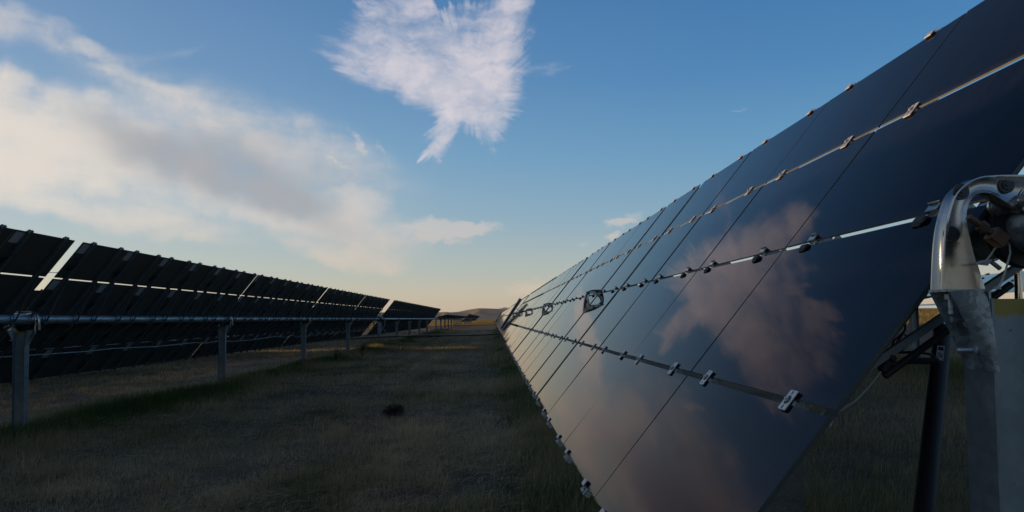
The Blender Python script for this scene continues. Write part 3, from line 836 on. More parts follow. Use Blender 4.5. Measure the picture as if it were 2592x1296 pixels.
# ---- second row to the left, mostly hidden
XLL, ZLL = XL - 7.33, ZL - 7.33 * SLOPE
for i, s in enumerate([39.15 - 7.265 * (6 - q) for q in range(6)]):
    table(XLL, ZLL, TILT, run(s, 6), s - 0.005, s + 7.258, '%s table of the row hidden behind the left row' % ORD[i], 'tables of the row behind', 2, seed=90 + i)
for i in range(5):
    s = 41.0 + i * 7.27
    table(XLL, ZLL, TILT, run(s, 6), s - 0.1, s + 7.26, '%s table behind the left row, beyond its motor post' % ORD[i], 'tables of the row behind', 2, seed=100 + i)
for i, y in enumerate([2.0, 9.4, 16.9, 24.3, 31.8, 40.0, 48.2, 55.6, 63.0, 70.4]):
    support_post(XLL, y, ZLL, TILT, '%s post of the row behind the left row' % ORD[i], 'posts of the row behind', lod=1)
for i in range(10):
    s = 81.0 + i * 7.5
    table(XLL, ZLL + 0.15, R(14), run(s, 6), s - 0.1, s + 7.4, '%s level far table of the row behind the left row' % ORD[i], 'level far tables behind', 2, seed=110 + i)
for i in range(9):
    support_post(XLL, 84.5 + i * 7.5, ZLL, R(7), '%s far post under the level tables behind the left row' % ORD[i], 'level far posts behind', lod=1)
XM, ZM = XL - 14.66, ZL - 14.66 * SLOPE
for i in range(8):
    s = 42.05 - 7.265 * (8 - i)
    table(XM, ZM, TILT, run(s, 6), s - 0.005, s + 7.258, '%s table of the second hidden row on the left' % ORD[i], 'tables of the second hidden row', 2, seed=210 + i)
for i in range(8):
    s = 44.4 + i * 7.27
    table(XM, ZM, TILT, run(s, 6), s - 0.1, s + 7.26, '%s table of the second hidden row, beyond its wide gap' % ORD[i], 'tables of the second hidden row', 2, seed=220 + i)
# ---- next row to the right, lying nearly flat
XN, ZN = XR + 7.33, ZR + 7.33 * SLOPE + 0.10
for i, s in enumerate([-0.2, 7.25, 14.7, 22.15, 29.6]):
    table(XN, ZN, R(11), run(s, 6), s - 0.1, s + 7.34, '%s low sky-blue panel table seen under the arch at the right edge' % ORD[i], 'flat tables beyond the right row', 4, seed=130 + i)
for i, y in enumerate([7.3, 14.75, 22.2, 29.6]):
    support_post(XN, y, ZN, R(11), '%s post of the low row beyond the right row' % ORD[i], 'posts beyond the right row', lod=1)
for i in range(14):
    s = 138.0 + i * 7.5
    table(106, gz(106) + 1.50, R(10), run(s, 6), s - 0.1, s + 7.4, 'tiny sunlit table in the far field at the right', 'tables in the far right field', 2, seed=150 + i)
    if i % 2 == 0: support_post(106, s + 3, gz(106) + 1.50, R(10), 'tiny sunlit post in the far field at the right', 'posts in the far right field', lod=1)
# ------------------------------------------------------------------ things round the arrays
SU, SN = Vector((math.cos(TILT), 0, math.sin(TILT))), Vector((-math.sin(TILT), 0, math.cos(TILT)))
# -- damper strut and its rod behind the near post
d = empty('damper_strut', (0.62, 1.45, -0.98)); tag(d, 'long black damper cylinder leaning behind the large post at the right edge', 'damper')
O_ = Vector(d.location)
b = MB(); b.tube(Vector((1.409, 2.28, -0.055)) - O_, Vector((0.98, 1.73, -0.672)) - O_, 0.026, n=24); b.tube(Vector((1.412, 2.284, -0.050)) - O_, Vector((1.406, 2.276, -0.060)) - O_, 0.0275, n=24)
b.build('cylinder', MAT['black'], d, smooth=40)
b = MB(); b.tube(Vector((1.409, 2.28, -0.055)) - O_, Vector((1.53, 2.45, 0.165)) - O_, 0.0085, n=14); b.build('rod', MAT['chrome'], d, smooth=40)
b = MB(); b.tube(Vector((0.98, 1.73, -0.672)) - O_, (0, 0, -0.5 + 0.35), 0.012, n=10); b.tube(Vector((0, -0.05, -0.15)), (0, 0.08, -0.15), 0.02, n=12); b.build('lower_eye', MAT['dark_metal'], d)
def sticker(c, M, parent):
    b = MB(); b.box(c, (0.001, 0.020, 0.062), M); b.mi = 1
    b.box(Vector(c) + M @ Vector((-0.0009, 0.0, 0.018)), (0.0008, 0.014, 0.014), M)
    for k in range(3): b.box(Vector(c) + M @ Vector((-0.0009, 0, -0.004 - 0.007 * k)), (0.0008, 0.014, 0.002), M)
    return b.build('sticker', [MAT['label'], MAT['black']], parent)
ax = (Vector((1.409, 2.28, -0.055)) - Vector((0.98, 1.73, -0.672))).normalized()
toC = Vector((-1.38, -2.2, 0.1)).normalized(); xn = (toC - ax * toC.dot(ax)).normalized()
Ms = Matrix((-xn, ax.cross(-xn), ax)).transposed()
sticker(Vector((1.352, 2.207, -0.137)) - O_ + xn * 0.0268, Ms, d)
d2 = empty('damper_strut', (1.31, 1.80, -0.9)); tag(d2, 'thin upright polished rod rising behind the top of the large right post', 'damper')
b = MB(); b.tube((0, 0, 1.12), (-0.006, 0, 0.72), 0.0088, n=16); b.build('rod', MAT['chrome'], d2, smooth=40)
b = MB(); b.tube((-0.006, 0, 0.72), (-0.02, 0, 0.02), 0.024, n=20); b.build('cylinder', MAT['black'], d2, smooth=40)
# -- cables at the near table end
b = MB(); b.path([(0.790, 1.73, -0.262), (0.815, 1.76, -0.240), (0.829, 1.76, -0.229), (0.868, 1.76, -0.206), (0.903, 1.76, -0.172), (0.929, 1.76, -0.141), (0.941, 1.76, -0.125)], 0.0032, 8)
tag(b.build('cable', MAT['white_wire'], smooth=60), 'pale cable sagging from the corner of the nearest dark panels', 'cable', None)
c = empty('cable_connector', (0.943, 1.76, -0.123)); tag(c, 'black plug and looped wires on the edge of the nearest panel table', 'connector')
b = MB(); Mq = Vector((0.025, 0, 0.04)).normalized().to_track_quat('Z', 'Y').to_matrix()
b.box((0.0, 0, 0.0), (0.020, 0.02, 0.034), Mq, ch=0.004); b.box((0.013, 0, 0.020), (0.030, 0.022, 0.018), Mq, ch=0.004); b.box((0.022, 0, 0.006), (0.010, 0.012, 0.010), Mq); b.box((-0.005, 0, 0.024), (0.014, 0.016, 0.014), Mq, ch=0.003)
b.build('plug', MAT['rubber'], c)
L0 = Vector(c.location)
b = MB(); b.path([Vector(p) - L0 for p in [(0.951, 1.78, -0.104), (0.982, 1.78, -0.093), (1.033, 1.78, -0.092), (1.067, 1.78, -0.097), (1.084, 1.78, -0.111), (1.089, 1.78, -0.125)]], 0.0032, 8); b.build('wire', MAT['rubber'], c, smooth=60)
b = MB(); b.path([Vector(p) - L0 for p in [(0.965, 1.780, -0.100), (0.978, 1.780, -0.064), (1.001, 1.780, -0.045), (1.011, 1.780, -0.054), (1.006, 1.780, -0.081), (0.992, 1.780, -0.092), (0.977, 1.780, -0.081), (0.990, 1.780, -0.062), (1.007, 1.780, -0.038), (1.007, 1.780, -0.014)]], 0.0030, 8); b.build('wire', MAT['rubber'], c, smooth=60)
b = MB(); b.path([Vector(p) - L0 for p in [(0.955, 1.78, -0.109), (0.985, 1.78, -0.112), (1.018, 1.78, -0.113)]], 0.0028, 8); b.build('wire', MAT['white_wire'], c, smooth=60)
b = MB(); b.path([Vector(p) - L0 for p in [(1.012, 1.78, -0.113), (1.016, 1.78, -0.113), (1.080, 1.78, -0.115), (1.084, 1.78, -0.115)]], 0.0085, 12); b.build('fuse_holder', MAT['rubber'], c, smooth=60)
b = MB(); b.path([(1.042, 1.560, 0.107), (1.060, 1.555, 0.112), (1.073, 1.56, 0.122), (1.086, 1.56, 0.140), (1.092, 1.545, 0.152), (1.099, 1.535, 0.147), (1.101, 1.535, 0.128), (1.093, 1.54, 0.092), (1.083, 1.54, 0.066), (1.075, 1.54, 0.056), (1.070, 1.54, 0.052)], 0.0022, 8)
b.box((1.074, 1.54, 0.054), (0.012, 0.006, 0.006))
tag(b.build('wire_tie', MAT['white_wire'], smooth=60), 'thin pale wire tie dangling inside the large arch at the right', 'wire')
# -- hardware in the near bearing: side bolts with square washers, end collar on the tube
nb = empty('bearing_hardware', (1.233, 1.56, 0.195)); tag(nb, 'bolt, square nut and worn collar round the tube inside the large arch', 'bearing')
L0 = Vector(nb.location)
b = MB(); b.tube((0, 0.085, 0), (0, 0.115, 0), 0.092, n=40); b.build('collar', MAT['dark_metal'], nb, smooth=40)
b = MB(); b.tube((0, -0.20, 0), (0, -0.02, 0), 0.064, n=40); b.tube((0, -0.205, 0), (0, -0.19, 0), 0.069, n=40); b.build('tube_end', MAT['cast'], nb, smooth=40)
b = MB(); b.tube((0, -0.14, 0), (0, -0.105, 0), 0.0655, n=40); b.build('rubber_band', MAT['rubber'], nb, smooth=40)
b = MB()
p0, p1 = Vector((1.010, 1.53, 0.205)) - L0, Vector((1.090, 1.53, 0.145)) - L0
b.tube(p0, p1, 0.0075, n=12); dd = (p1 - p0).normalized(); Mb = dd.to_track_quat('X', 'Z').to_matrix()
b.tube(p0 + dd * 0.030, p0 + dd * 0.045, 0.013, n=6); b.box(p0 + dd * 0.075, (0.036, 0.026, 0.030), Mb, ch=0.002); b.build('bolt', MAT['rust'], nb)
b = MB(); p0, p1 = Vector((1.075, 1.45, 0.212)) - L0, Vector((1.125, 1.46, 0.176)) - L0
b.tube(p0, p1, 0.0062, n=12); dd = (p1 - p0).normalized(); b.tube(p0 + dd * 0.03, p0 + dd * 0.045, 0.012, n=6); b.build('bolt', MAT['alu'], nb, smooth=40)
# -- end rail and braces of the near table, past the last panel column
t0 = bpy.data.objects['solar_table']
link('brace', ME['brace_ud'], t0, (0, 1.735 - 4.70, 0))
b = MB(); p0, p1 = Vector((-0.03, 0.012, -0.085)), Vector((-0.47, 0.012, OFF - 0.035)); Mz = (p1 - p0).to_track_quat('X', 'Z').to_matrix()
b.box((p0 + p1) / 2, ((p1 - p0).length, 0.003, 0.022), Mz); b.box((p0 + p1) / 2 + Mz @ Vector((0, 0.008, 0.0095)), ((p1 - p0).length, 0.016, 0.003), Mz)
o = b.build('brace', MAT['post'], t0); o.location = (0, 1.735 - 4.70, 0)
b = MB(); b.box((0, 0, OFF - 0.026), (2 * RL, 0.014, 0.026)); o = b.build('rail', MAT['dull'], t0); o.location = (0, 1.735 - 4.70, 0)
b = MB(); b.tube((-0.08, 0.0, -0.10), (-0.45, 0.0, 0.012), 0.009, n=12); o = b.build('conduit', MAT['rubber'], t0, smooth=40); o.location = (0, 1.76 - 4.70, 0)
# -- white cable slung along the back of the left row
pts = [(-6.38, 9.338, -0.424), (-6.38, 9.779, -0.427), (-6.38, 10.707, -0.436), (-6.38, 11.756, -0.443), (-6.38, 12.673, -0.430), (-6.38, 14.278, -0.457), (-6.38, 16.097, -0.440), (-6.38, 16.668, -0.476), (-6.38, 17.453, -0.446), (-6.38, 18.456, -0.486), (-6.38, 19.903, -0.488), (-6.38, 20.61, -0.475), (-6.38, 22.148, -0.446), (-6.38, 22.987, -0.502), (-6.38, 23.891, -0.45)]
y = 23.891
while y < 39.0:
    s = 1.212
    for k in range(1, 6): pts.append((-6.38, y + s * k / 5, -0.45 - 0.085 * math.sin(math.pi * k / 5)))
    y += s
b = MB(); b.path([(-6.38, 2.4, -0.40), (-6.38, 5.0, -0.45), (-6.38, 7.2, -0.41)] + pts, 0.0075, 6)
tag(b.build('cable', MAT['white_wire'], smooth=60), 'long pale cable slung in loops along the dark backs of the left row', 'cable')
# thin dark wires between tables, high on the left row
for i, yy in enumerate([9.62, 17.05, 24.49]):
    b = MB(); q = []
    for k in range(9):
        t = k / 8; q.append((XL + 0.42 + 0.04, yy - 0.55 + 1.1 * t, ZL + 0.62 - 0.05 * math.sin(math.pi * t) + 0.05 * t))
    b.path(q, 0.004, 6)
    tag(b.build('cable', MAT['rubber'], smooth=60), 'thin dark wire crossing the %s open gap between left tables' % ['widest, nearest', 'second', 'third'][i], 'cable', 'wires across the table gaps')
# -- motor post with its slew drive
def motor_post(Xt, y, zt, label):
    root = empty('motor_post', (Xt, y, zt)); tag(root, label, 'post')
    L = 0.14
    link('steel_post', hmesh(zt - L - gz(Xt) + 0.25), root, (0, 0, -L))
    b = MB(); b.tube((0, -0.07, 0), (0, 0.07, 0), 0.125, n=28); b.tube((0, -0.10, 0), (0, 0.10, 0), 0.085, n=24); b.box((0, 0, -0.13), (0.17, 0.16, 0.03)); b.build('gear_housing', MAT['black'], root, smooth=40)
    b = MB(); b.tube((0.02, 0, 0.14), (0.20, 0.02, 0.06), 0.035, n=16); b.tube((0.10, 0.16, 0.02), (0.36, 0.16, -0.02), 0.045, n=16); b.build('motor', MAT['alu'], root, smooth=40)
    b = MB(); b.tube((0, -0.9, 0), (0, 0.95, 0), 0.056, n=16); b.build('torque_tube', MAT['galv'], root, smooth=40)
    b = MB(); b.tube((0.10, 0.18, 0.08), (0.10, 0.18, 0.22), 0.008, n=8); b.build('flag_stub', MAT['orange'], root)
    for q in ([(0.28, 0.16, -0.02), (0.30, 0.15, -0.18), (0.27, 0.12, -0.42), (0.16, 0.05, -0.50), (0.10, 0, -0.62)], [(0.09, -0.02, -0.2), (0.14, -0.06, -0.4), (0.10, -0.05, -0.58), (0.12, -0.06, -0.7)], [(0.16, 0, -0.5), (0.30, 0, -0.62), (0.42, 0, -0.84)]):
        b = MB(); b.path(q, 0.011, 6); b.build('cable', MAT['white_wire'], root, smooth=60)
    return root
motor_post(XL, 40.05, ZL, 'post carrying the black slew drive and motor at the wide gap in the left row')
motor_post(XR, 37.6, ZR, 'drive post behind the narrow upright panel in the right row')
# -- cable bundle hung across the lane
def bundle(yy, dz, label, span=(-13.6, 1.25)):
    root = empty('cable_bundle', (span[0], yy, dz)); tag(root, label, 'cable bundle', 'cable bundles across the lane')
    q = []; q2 = []
    for k in range(41):
        t = k / 40; x = t * (span[1] - span[0])
        z = 0.10 * math.sin(2 * math.pi * t * 2.0 + 0.6) * 0.25 + 0.018 * x
        q.append((x, 0, z)); q2.append((x, 0.01, z + 0.05 + 0.045 * math.sin(t * 31) ** 2))
    b = MB(); b.path(q, 0.028, 8); b.build('power_cable', MAT['rubber'], root, smooth=60)
    b = MB(); b.path(q2, 0.009, 6); b.build('messenger_wire', MAT['white_wire'], root, smooth=60)
    for k in range(2, 40, 3):
        x, _, z = q[k]
        b = MB(); b.box((x, 0, z + 0.03), (0.02, 0.07, 0.15)); b.build('cable_tie', MAT['orange'], root)
    for x in (10.3, 10.7):
        i = int(x / (span[1] - span[0]) * 40)
        b = MB(); b.box((x, 0, q[i][2] - 0.01), (0.30, 0.08, 0.09), ch=0.02); b.build('splice', MAT['black'], root)
bundle(39.6, -1.07, 'black cable bundle with orange ties slung across the grass lane')
bundle(96.0, -1.02, 'fainter far cable bundle crossing the lane beyond the first')
# -- narrow panels that feed the drives
def feeder(y0, label):
    a, b2 = Vector((0.43, y0, -0.55)), Vector((1.482, y0, 1.017))
    L = (b2 - a).length; ux = (b2 - a).normalized(); uy = Vector((0, 1, 0)); uz = ux.cross(uy)
    M = Matrix((ux, uy, uz)).transposed()
    root = empty('feeder_panel', (a + b2) / 2 ); root.rotation_euler = M.to_euler(); tag(root, label, 'solar panel', 'narrow feeder panels')
    w = 0.17
    b = MB()
    for s in (-1, 1): b.box((s * (L / 2 - 0.02), 0, 0), (0.04, 0.04, w)); b.box((0, 0, s * (w / 2 - 0.013)), (L - 0.08, 0.04, 0.026))
    b.build('frame', MAT['frame'], root)
    b = MB(); b.box((0, 0, 0), (L - 0.04, 0.020, w - 0.032)); b.mi = 1
    nseg = 22
    for k in range(1, nseg): b.box((-L / 2 + L * k / nseg, -0.0108, 0), (0.005, 0.0012, w - 0.034))
    b.build('cells', [MAT['cell'], MAT['frame']], root)
    b = MB(); b.tube((-0.2, 0.02, -w / 2), (-0.2, 0.02, -0.32), 0.015, n=8); b.build('bracket', MAT['galv'], root)
    b = MB(); b.tube((0.4, 0.02, -w / 2), (0.4, 0.02, -0.32), 0.015, n=8); b.build('bracket', MAT['galv'], root)
MAT['frame'] = plain('frame_aluminium', (0.62, 0.60, 0.56), 0.4, 0.08)
MAT['cell'] = plain('silicon_cells', (0.012, 0.012, 0.02), 0.25)
feeder(37.9, 'narrow upright white-framed panel standing across the right row')
feeder(112.0, 'smaller narrow upright panel further down the right row')
# -- utility pole
b = MB(); b.tube((0, 0, 0), (0, 0, 10.2), 0.22, 0.16, n=10); b.box((0, 0, 9.2), (0.6, 0.12, 0.12))
o = b.build('utility_pole', MAT['wood']); o.location = (-7.25, 700, -1.9); tag(o, 'lone wooden utility pole standing before the distant hills', 'pole')

# ------------------------------------------------------------------ grass
MAT['twig_litter'] = plain('dead_stalk', (0.12, 0.09, 0.065), 0.9, 0.4)
def gzn(x, y):
    z = np.where(x > 150, -1.344 + SLOPE * (150 + 60 * (1 - np.exp(-(np.maximum(x, 150) - 150) / 60.0))), -1.344 + SLOPE * x)
    z = np.where(x < -60, -1.344 + SLOPE * (-60 - 30 * (1 - np.exp((np.minimum(x, -60) + 60) / 30.0))), z)
    j = 0.025 * np.sin(x * 0.9 + 1.3 * np.sin(y * 0.23)) + 0.02 * np.sin(y * 0.41 + x * 0.3)
    return z + np.where((np.abs(x) > 60) | (y > 120) | (y < -10), 0.0, j) - 0.01
def vnoise(x, y, sc, seed):
    """smooth value noise 0..1"""
    r = np.random.default_rng(seed); T = r.random((256, 256))
    u = x * sc + 500.3; v = y * sc + 500.7
    i = np.floor(u).astype(int); j = np.floor(v).astype(int); fu = u - i; fv = v - j
    fu = fu * fu * (3 - 2 * fu); fv = fv * fv * (3 - 2 * fv); i %= 255; j %= 255
    return (T[i, j] * (1 - fu) + T[i + 1, j] * fu) * (1 - fv) + (T[i, j + 1] * (1 - fu) + T[i + 1, j + 1] * fu) * fv
def grass_material(name, stops, rough=0.8):
    m, g, b = new_mat(name)
    at = g.node('ShaderNodeAttribute', attribute_name='tone')
    c = g.ramp(at.outputs['Fac'], stops)
    g.l.new(c, b.inputs['Base Color']); b.inputs['Roughness'].default_value = rough; b.inputs['Specular IOR Level'].default_value = 0.2
    tr = g.node('ShaderNodeBsdfTranslucent'); g.l.new(c, tr.inputs[0])
    mx = g.node('ShaderNodeMixShader'); mx.inputs[0].default_value = 0.35
    g.l.new(b.outputs[0], mx.inputs[1]); g.l.new(tr.outputs[0], mx.inputs[2])
    g.l.new(mx.outputs[0], g.n['Material Output'].inputs[0])
    return m
GREEN_DRY = [(0.0, (0.035, 0.065, 0.016)), (0.18, (0.080, 0.125, 0.034)), (0.34, (0.17, 0.185, 0.070)), (0.48, (0.36, 0.27, 0.145)), (0.75, (0.54, 0.40, 0.225)), (1.0, (0.72, 0.57, 0.36))]
GM = grass_material('grass_blades', GREEN_DRY)
def blades(name, x, y, h, w, tone, lean=0.5, label=None, seed=1, flat=None, zoff=0.0, mat=None):
    r = np.random.default_rng(seed); n = len(x)
    z = gzn(x, y) + zoff
    th = r.uniform(0, 2 * np.pi, n)                  # facing
    dx, dy = np.cos(th), np.sin(th)
    la = r.uniform(0, 2 * np.pi, n); lm = np.abs(r.normal(0, lean, n)) * h
    lx, ly = np.cos(la) * lm + 0.12 * h, np.sin(la) * lm
    V = np.zeros((n, 5, 3), np.float32)
    for k, (t, wf) in enumerate(((0, 1.0), (0, 1.0), (0.55, 0.75), (0.55, 0.75), (1.0, 0))):
        s = (-1 if k in (0, 2) else 1) if k < 4 else 0
        V[:, k, 0] = x + dx * w * wf * s * 0.5 + lx * t ** 1.8
        V[:, k, 1] = y + dy * w * wf * s * 0.5 + ly * t ** 1.8
        V[:, k, 2] = z + h * t * (1 - 0.25 * np.minimum(lm / np.maximum(h, 1e-4), 1.5) * t)
    me = bpy.data.meshes.new(name)
    me.vertices.add(n * 5); me.vertices.foreach_set('co', V.reshape(-1))
    base = (np.arange(n) * 5)[:, None]
    loops = np.concatenate([base + np.array([0, 1, 3, 2]), base + np.array([2, 3, 4])], 1).reshape(-1).astype(np.int32)
    me.loops.add(n * 7); me.loops.foreach_set('vertex_index', loops)
    st = np.empty((n, 2), np.int32); st[:, 0] = np.arange(n) * 7; st[:, 1] = st[:, 0] + 4
    me.polygons.add(n * 2); me.polygons.foreach_set('loop_start', st.reshape(-1))
    a = me.attributes.new('tone', 'FLOAT', 'POINT'); a.data.foreach_set('value', np.repeat(np.clip(tone, 0, 1), 5).astype(np.float32))
    me.materials.append(mat or GM); me.update(calc_edges=True); me.validate()
    o = link(name, me); tag(o, label, 'grass', kind='stuff')
    return o
def wedge(n, z0, z1, a0, a1, seed, p=0.6):
    """points spread over the field, denser near the camera: y from z0..z1, x/y from a0..a1"""
    r = np.random.default_rng(seed); u = r.random(n)
    y = (z0 ** (1 - p) + u * (z1 ** (1 - p) - z0 ** (1 - p))) ** (1 / (1 - p))
    return r.uniform(a0, a1, n) * y, y, r
def wid(y, base=0.0042): return base * np.maximum(1.0, (y / 7.0) ** 0.75)
# dry mown grass of the lane and beyond the left row
x, y, r = wedge(620000, 4.2, 90, -0.86, 0.30, 11, 0.70)
keep = (x > -32) & (x < 1.6); x, y = x[keep], y[keep]; r = np.random.default_rng(12); n = len(x)
pt = vnoise(x, y, 0.55, 1) * 0.6 + vnoise(x, y, 2.1, 2) * 0.4
clump = vnoise(x, y, 5.0, 3)
h = (0.035 + 0.10 * clump ** 3 + 0.03 * pt + 0.13 * np.clip((vnoise(x, y, 2.3, 10) - 0.66) * 5, 0, 1) * clump) * r.uniform(0.4, 1.35, n)
bare = vnoise(x, y, 0.9, 8) * 0.55 + vnoise(x, y, 3.3, 9) * 0.45
k2 = r.random(n) < np.clip((bare - 0.28) * 6, 0.12, 1); x, y, h, pt, n = x[k2], y[k2], h[k2], pt[k2], k2.sum()
tone = 0.55 + 0.40 * (vnoise(x, y, 0.35, 4) - 0.4) + r.normal(0, 0.13, n) - 0.26 * np.clip((vnoise(x, y, 0.9, 5) * 0.7 + vnoise(x, y, 3.7, 6) * 0.3 - 0.60) * 6, 0, 1) + 0.16 * (vnoise(x, y, 6.0, 7) - 0.5) + 0.07 * np.sin(x * 5.2 + 0.6 * np.sin(y * 0.15)) + 0.05 - 0.10 * (x < -6.9)  # blades beyond the left row toned darker to offset the sky glow there
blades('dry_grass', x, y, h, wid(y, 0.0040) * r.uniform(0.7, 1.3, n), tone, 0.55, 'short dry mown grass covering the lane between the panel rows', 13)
# greener, taller grass along the feet of the left posts
r = np.random.default_rng(21); n = 90000
u = r.random(n); y = (7.0 ** 0.35 + u * (95.0 ** 0.35 - 7.0 ** 0.35)) ** (1 / 0.35)
x = -5.75 + r.normal(0, 0.50, n) * (1 + 0.7 * (r.random(n) < 0.3)) + 0.35 * (vnoise(y, y * 0, 0.5, 22) - 0.5)
prof = np.exp(-((x + 5.85) / 0.62) ** 2)
cl = vnoise(x, y, 1.3, 23)
h = (0.10 + 0.20 * prof * (0.35 + cl)) * r.uniform(0.45, 1.2, n)
tone = 0.13 + 0.20 * (1 - prof) + r.normal(0, 0.09, n) + 0.30 * np.clip((vnoise(x, y, 0.5, 24) - 0.45) * 5, 0, 1)
blades('green_grass', x, y, h, wid(y, 0.0042) * r.uniform(0.7, 1.2, n), tone, 0.45, 'taller green grass growing along the feet of the left posts', 25)
# long grass under the lower edge of the right row
r = np.random.default_rng(31); n = 42000
u = r.random(n); y = (3.6 ** 0.3 + u * (90.0 ** 0.3 - 3.6 ** 0.3)) ** (1 / 0.3)
x = 0.62 + r.normal(0, 0.33, n)
cl = vnoise(x, y, 1.6, 32)
h = (0.10 + 0.30 * cl ** 1.5) * np.exp(-((x - 0.75) / 0.55) ** 2) * r.uniform(0.5, 1.2, n) + 0.05
tone = 0.22 + r.normal(0, 0.12, n) + 0.25 * (vnoise(x, y, 0.9, 33) > 0.5)
blades('long_grass', x, y, h, wid(y, 0.0040) * r.uniform(0.7, 1.2, n), tone, 0.5, 'long green and straw grass under the lower edge of the right row', 34)
# grass behind the right row
x, y, r = wedge(110000, 2.6, 60, 0.42, 0.95, 41, 0.7)
keep = (x > 1.25) & (x < 13.5); x, y = x[keep], y[keep]; r = np.random.default_rng(42); n = len(x)
prof = np.exp(-((x - 8.4) / 0.9) ** 2)
h = (0.07 + 0.10 * vnoise(x, y, 2.4, 43) + 0.30 * prof) * r.uniform(0.5, 1.25, n)
tone = 0.46 + 0.2 * (vnoise(x, y, 0.5, 44) - 0.5) - 0.22 * prof + r.normal(0, 0.11, n)
blades('field_grass', x, y, h, wid(y, 0.0040) * r.uniform(0.7, 1.3, n), tone, 0.5, 'dry grass standing behind the right row, taller along its posts', 45)
# seed-head tussocks catching the sun
TM = grass_material('seed_stalks', [(0, (0.12, 0.10, 0.04)), (0.5, (0.26, 0.20, 0.11)), (1, (0.40, 0.32, 0.20))])
cx = np.array([-5.9, -6.3, -5.6, -6.5, -7.0, 0.12, 0.05, 0.0, -6.0, -6.2, -5.8, -5.5]); cy = np.array([39.6, 38.8, 40.6, 40.2, 41.5, 21.2, 20.6, 21.8, 79.5, 80.5, 81.5, 62])
cn = np.array([260, 160, 160, 120, 120, 120, 90, 60, 260, 200, 200, 80])
x = np.repeat(cx, cn); y = np.repeat(cy, cn); r = np.random.default_rng(51); n = len(x)
x = x + r.normal(0, 0.28, n); y = y + r.normal(0, 0.35, n)
blades('seed_grass', x, y, r.uniform(0.2, 0.62, n), wid(y, 0.0045), r.random(n), 0.35, 'pale seed-head tussocks by the motor post and lane edges', 52, mat=TM)
r = np.random.default_rng(55); n = 16000  # pale stems added here to make the sunlit stripe read brighter
y = r.uniform(31.5, 37.5, n); x = r.uniform(-12.5, 0.3, n)
blades('seed_grass', x, y, r.uniform(0.05, 0.17, n), wid(y, 0.0045), r.uniform(0.2, 0.9, n), 0.4, 'belt of pale dry grass where low sun crosses the lane', 56, mat=TM)
r = np.random.default_rng(57); n = 900
y = 4.0 * (16.0 / 4.0) ** r.random(n); x = 0.52 + r.normal(0, 0.22, n)
blades('seed_grass', x, y, r.uniform(0.20, 0.50, n), wid(y, 0.0032), r.uniform(0.2, 1.0, n), 0.45, 'long pale seed stalks leaning out from under the near right panels', 58, mat=TM)
# cut straw and stalks lying on the lane
r = np.random.default_rng(61); n = 9000
y = r.uniform(4.3, 13, n); x = r.uniform(-0.8, 0.12, n) * y
k = vnoise(x, y, 0.8, 62) > 0.42; x, y = x[k], y[k]; n = len(x)
z = gzn(x, y) + r.uniform(0.02, 0.075, n); th = r.uniform(0, np.pi, n); L = r.uniform(0.06, 0.26, n) ; w = r.uniform(0.0009, 0.0018, n)
V = np.zeros((n, 6, 3), np.float32)
for q, t in enumerate((-0.5, 0, 0.5)):
    for s in (0, 1):
        V[:, q * 2 + s, 0] = x + np.cos(th) * L * t - np.sin(th) * w * (s - 0.5) * 2
        V[:, q * 2 + s, 1] = y + np.sin(th) * L * t + np.cos(th) * w * (s - 0.5) * 2
        V[:, q * 2 + s, 2] = z + (0.02 if q == 1 else 0) + s * w
me = bpy.data.meshes.new('straw'); me.vertices.add(n * 6); me.vertices.foreach_set('co', V.reshape(-1))
bs_ = (np.arange(n) * 6)[:, None]; lp = np.concatenate([bs_ + np.array([0, 1, 3, 2]), bs_ + np.array([2, 3, 5, 4])], 1).reshape(-1).astype(np.int32)
me.loops.add(n * 8); me.loops.foreach_set('vertex_index', lp); me.polygons.add(n * 2); me.polygons.foreach_set('loop_start', (np.arange(n * 2) * 4).astype(np.int32))
a = me.attributes.new('tone', 'FLOAT', 'POINT'); a.data.foreach_set('value', np.repeat(r.uniform(0.4, 0.9, n), 6).astype(np.float32))
me.materials.append(GM); me.update(calc_edges=True); me.validate()
tag(link('cut_straw', me), 'loose straw stalks lying about the near lane', 'straw', kind='stuff')
r = np.random.default_rng(65)
for k, (tx, ty, sp, nn) in enumerate([(0.2, 6.3, 0.55, 60), (-1.5, 6.6, 0.8, 70), (-2.6, 15.5, 1.3, 60), (-1.0, 14.3, 0.9, 50), (-0.5, 5.4, 0.6, 60), (-3.0, 5.6, 0.7, 50), (-3.5, 19.5, 1.3, 60)]):
    b = MB()
    for q in range(nn):
        px_, py_ = tx + r.normal(0, sp), ty + r.normal(0, sp * 0.45); a_ = r.uniform(0, 3.14); l_ = r.uniform(0.06, 0.28); z_ = float(gzn(np.array([px_]), np.array([py_]))[0]) + r.uniform(0.01, 0.05)
        b.path([(px_, py_, z_), (px_ + math.cos(a_) * l_ * 0.5, py_ + math.sin(a_) * l_ * 0.5, z_ + r.uniform(0.0, 0.05)), (px_ + math.cos(a_ + 0.4) * l_, py_ + math.sin(a_ + 0.4) * l_, z_ + 0.01)], r.uniform(0.0012, 0.003), 4)
    tag(b.build('dead_stalks', MAT['twig_litter']), 'dark dead stalks strewn in a patch on the lane', 'litter', kind='stuff')
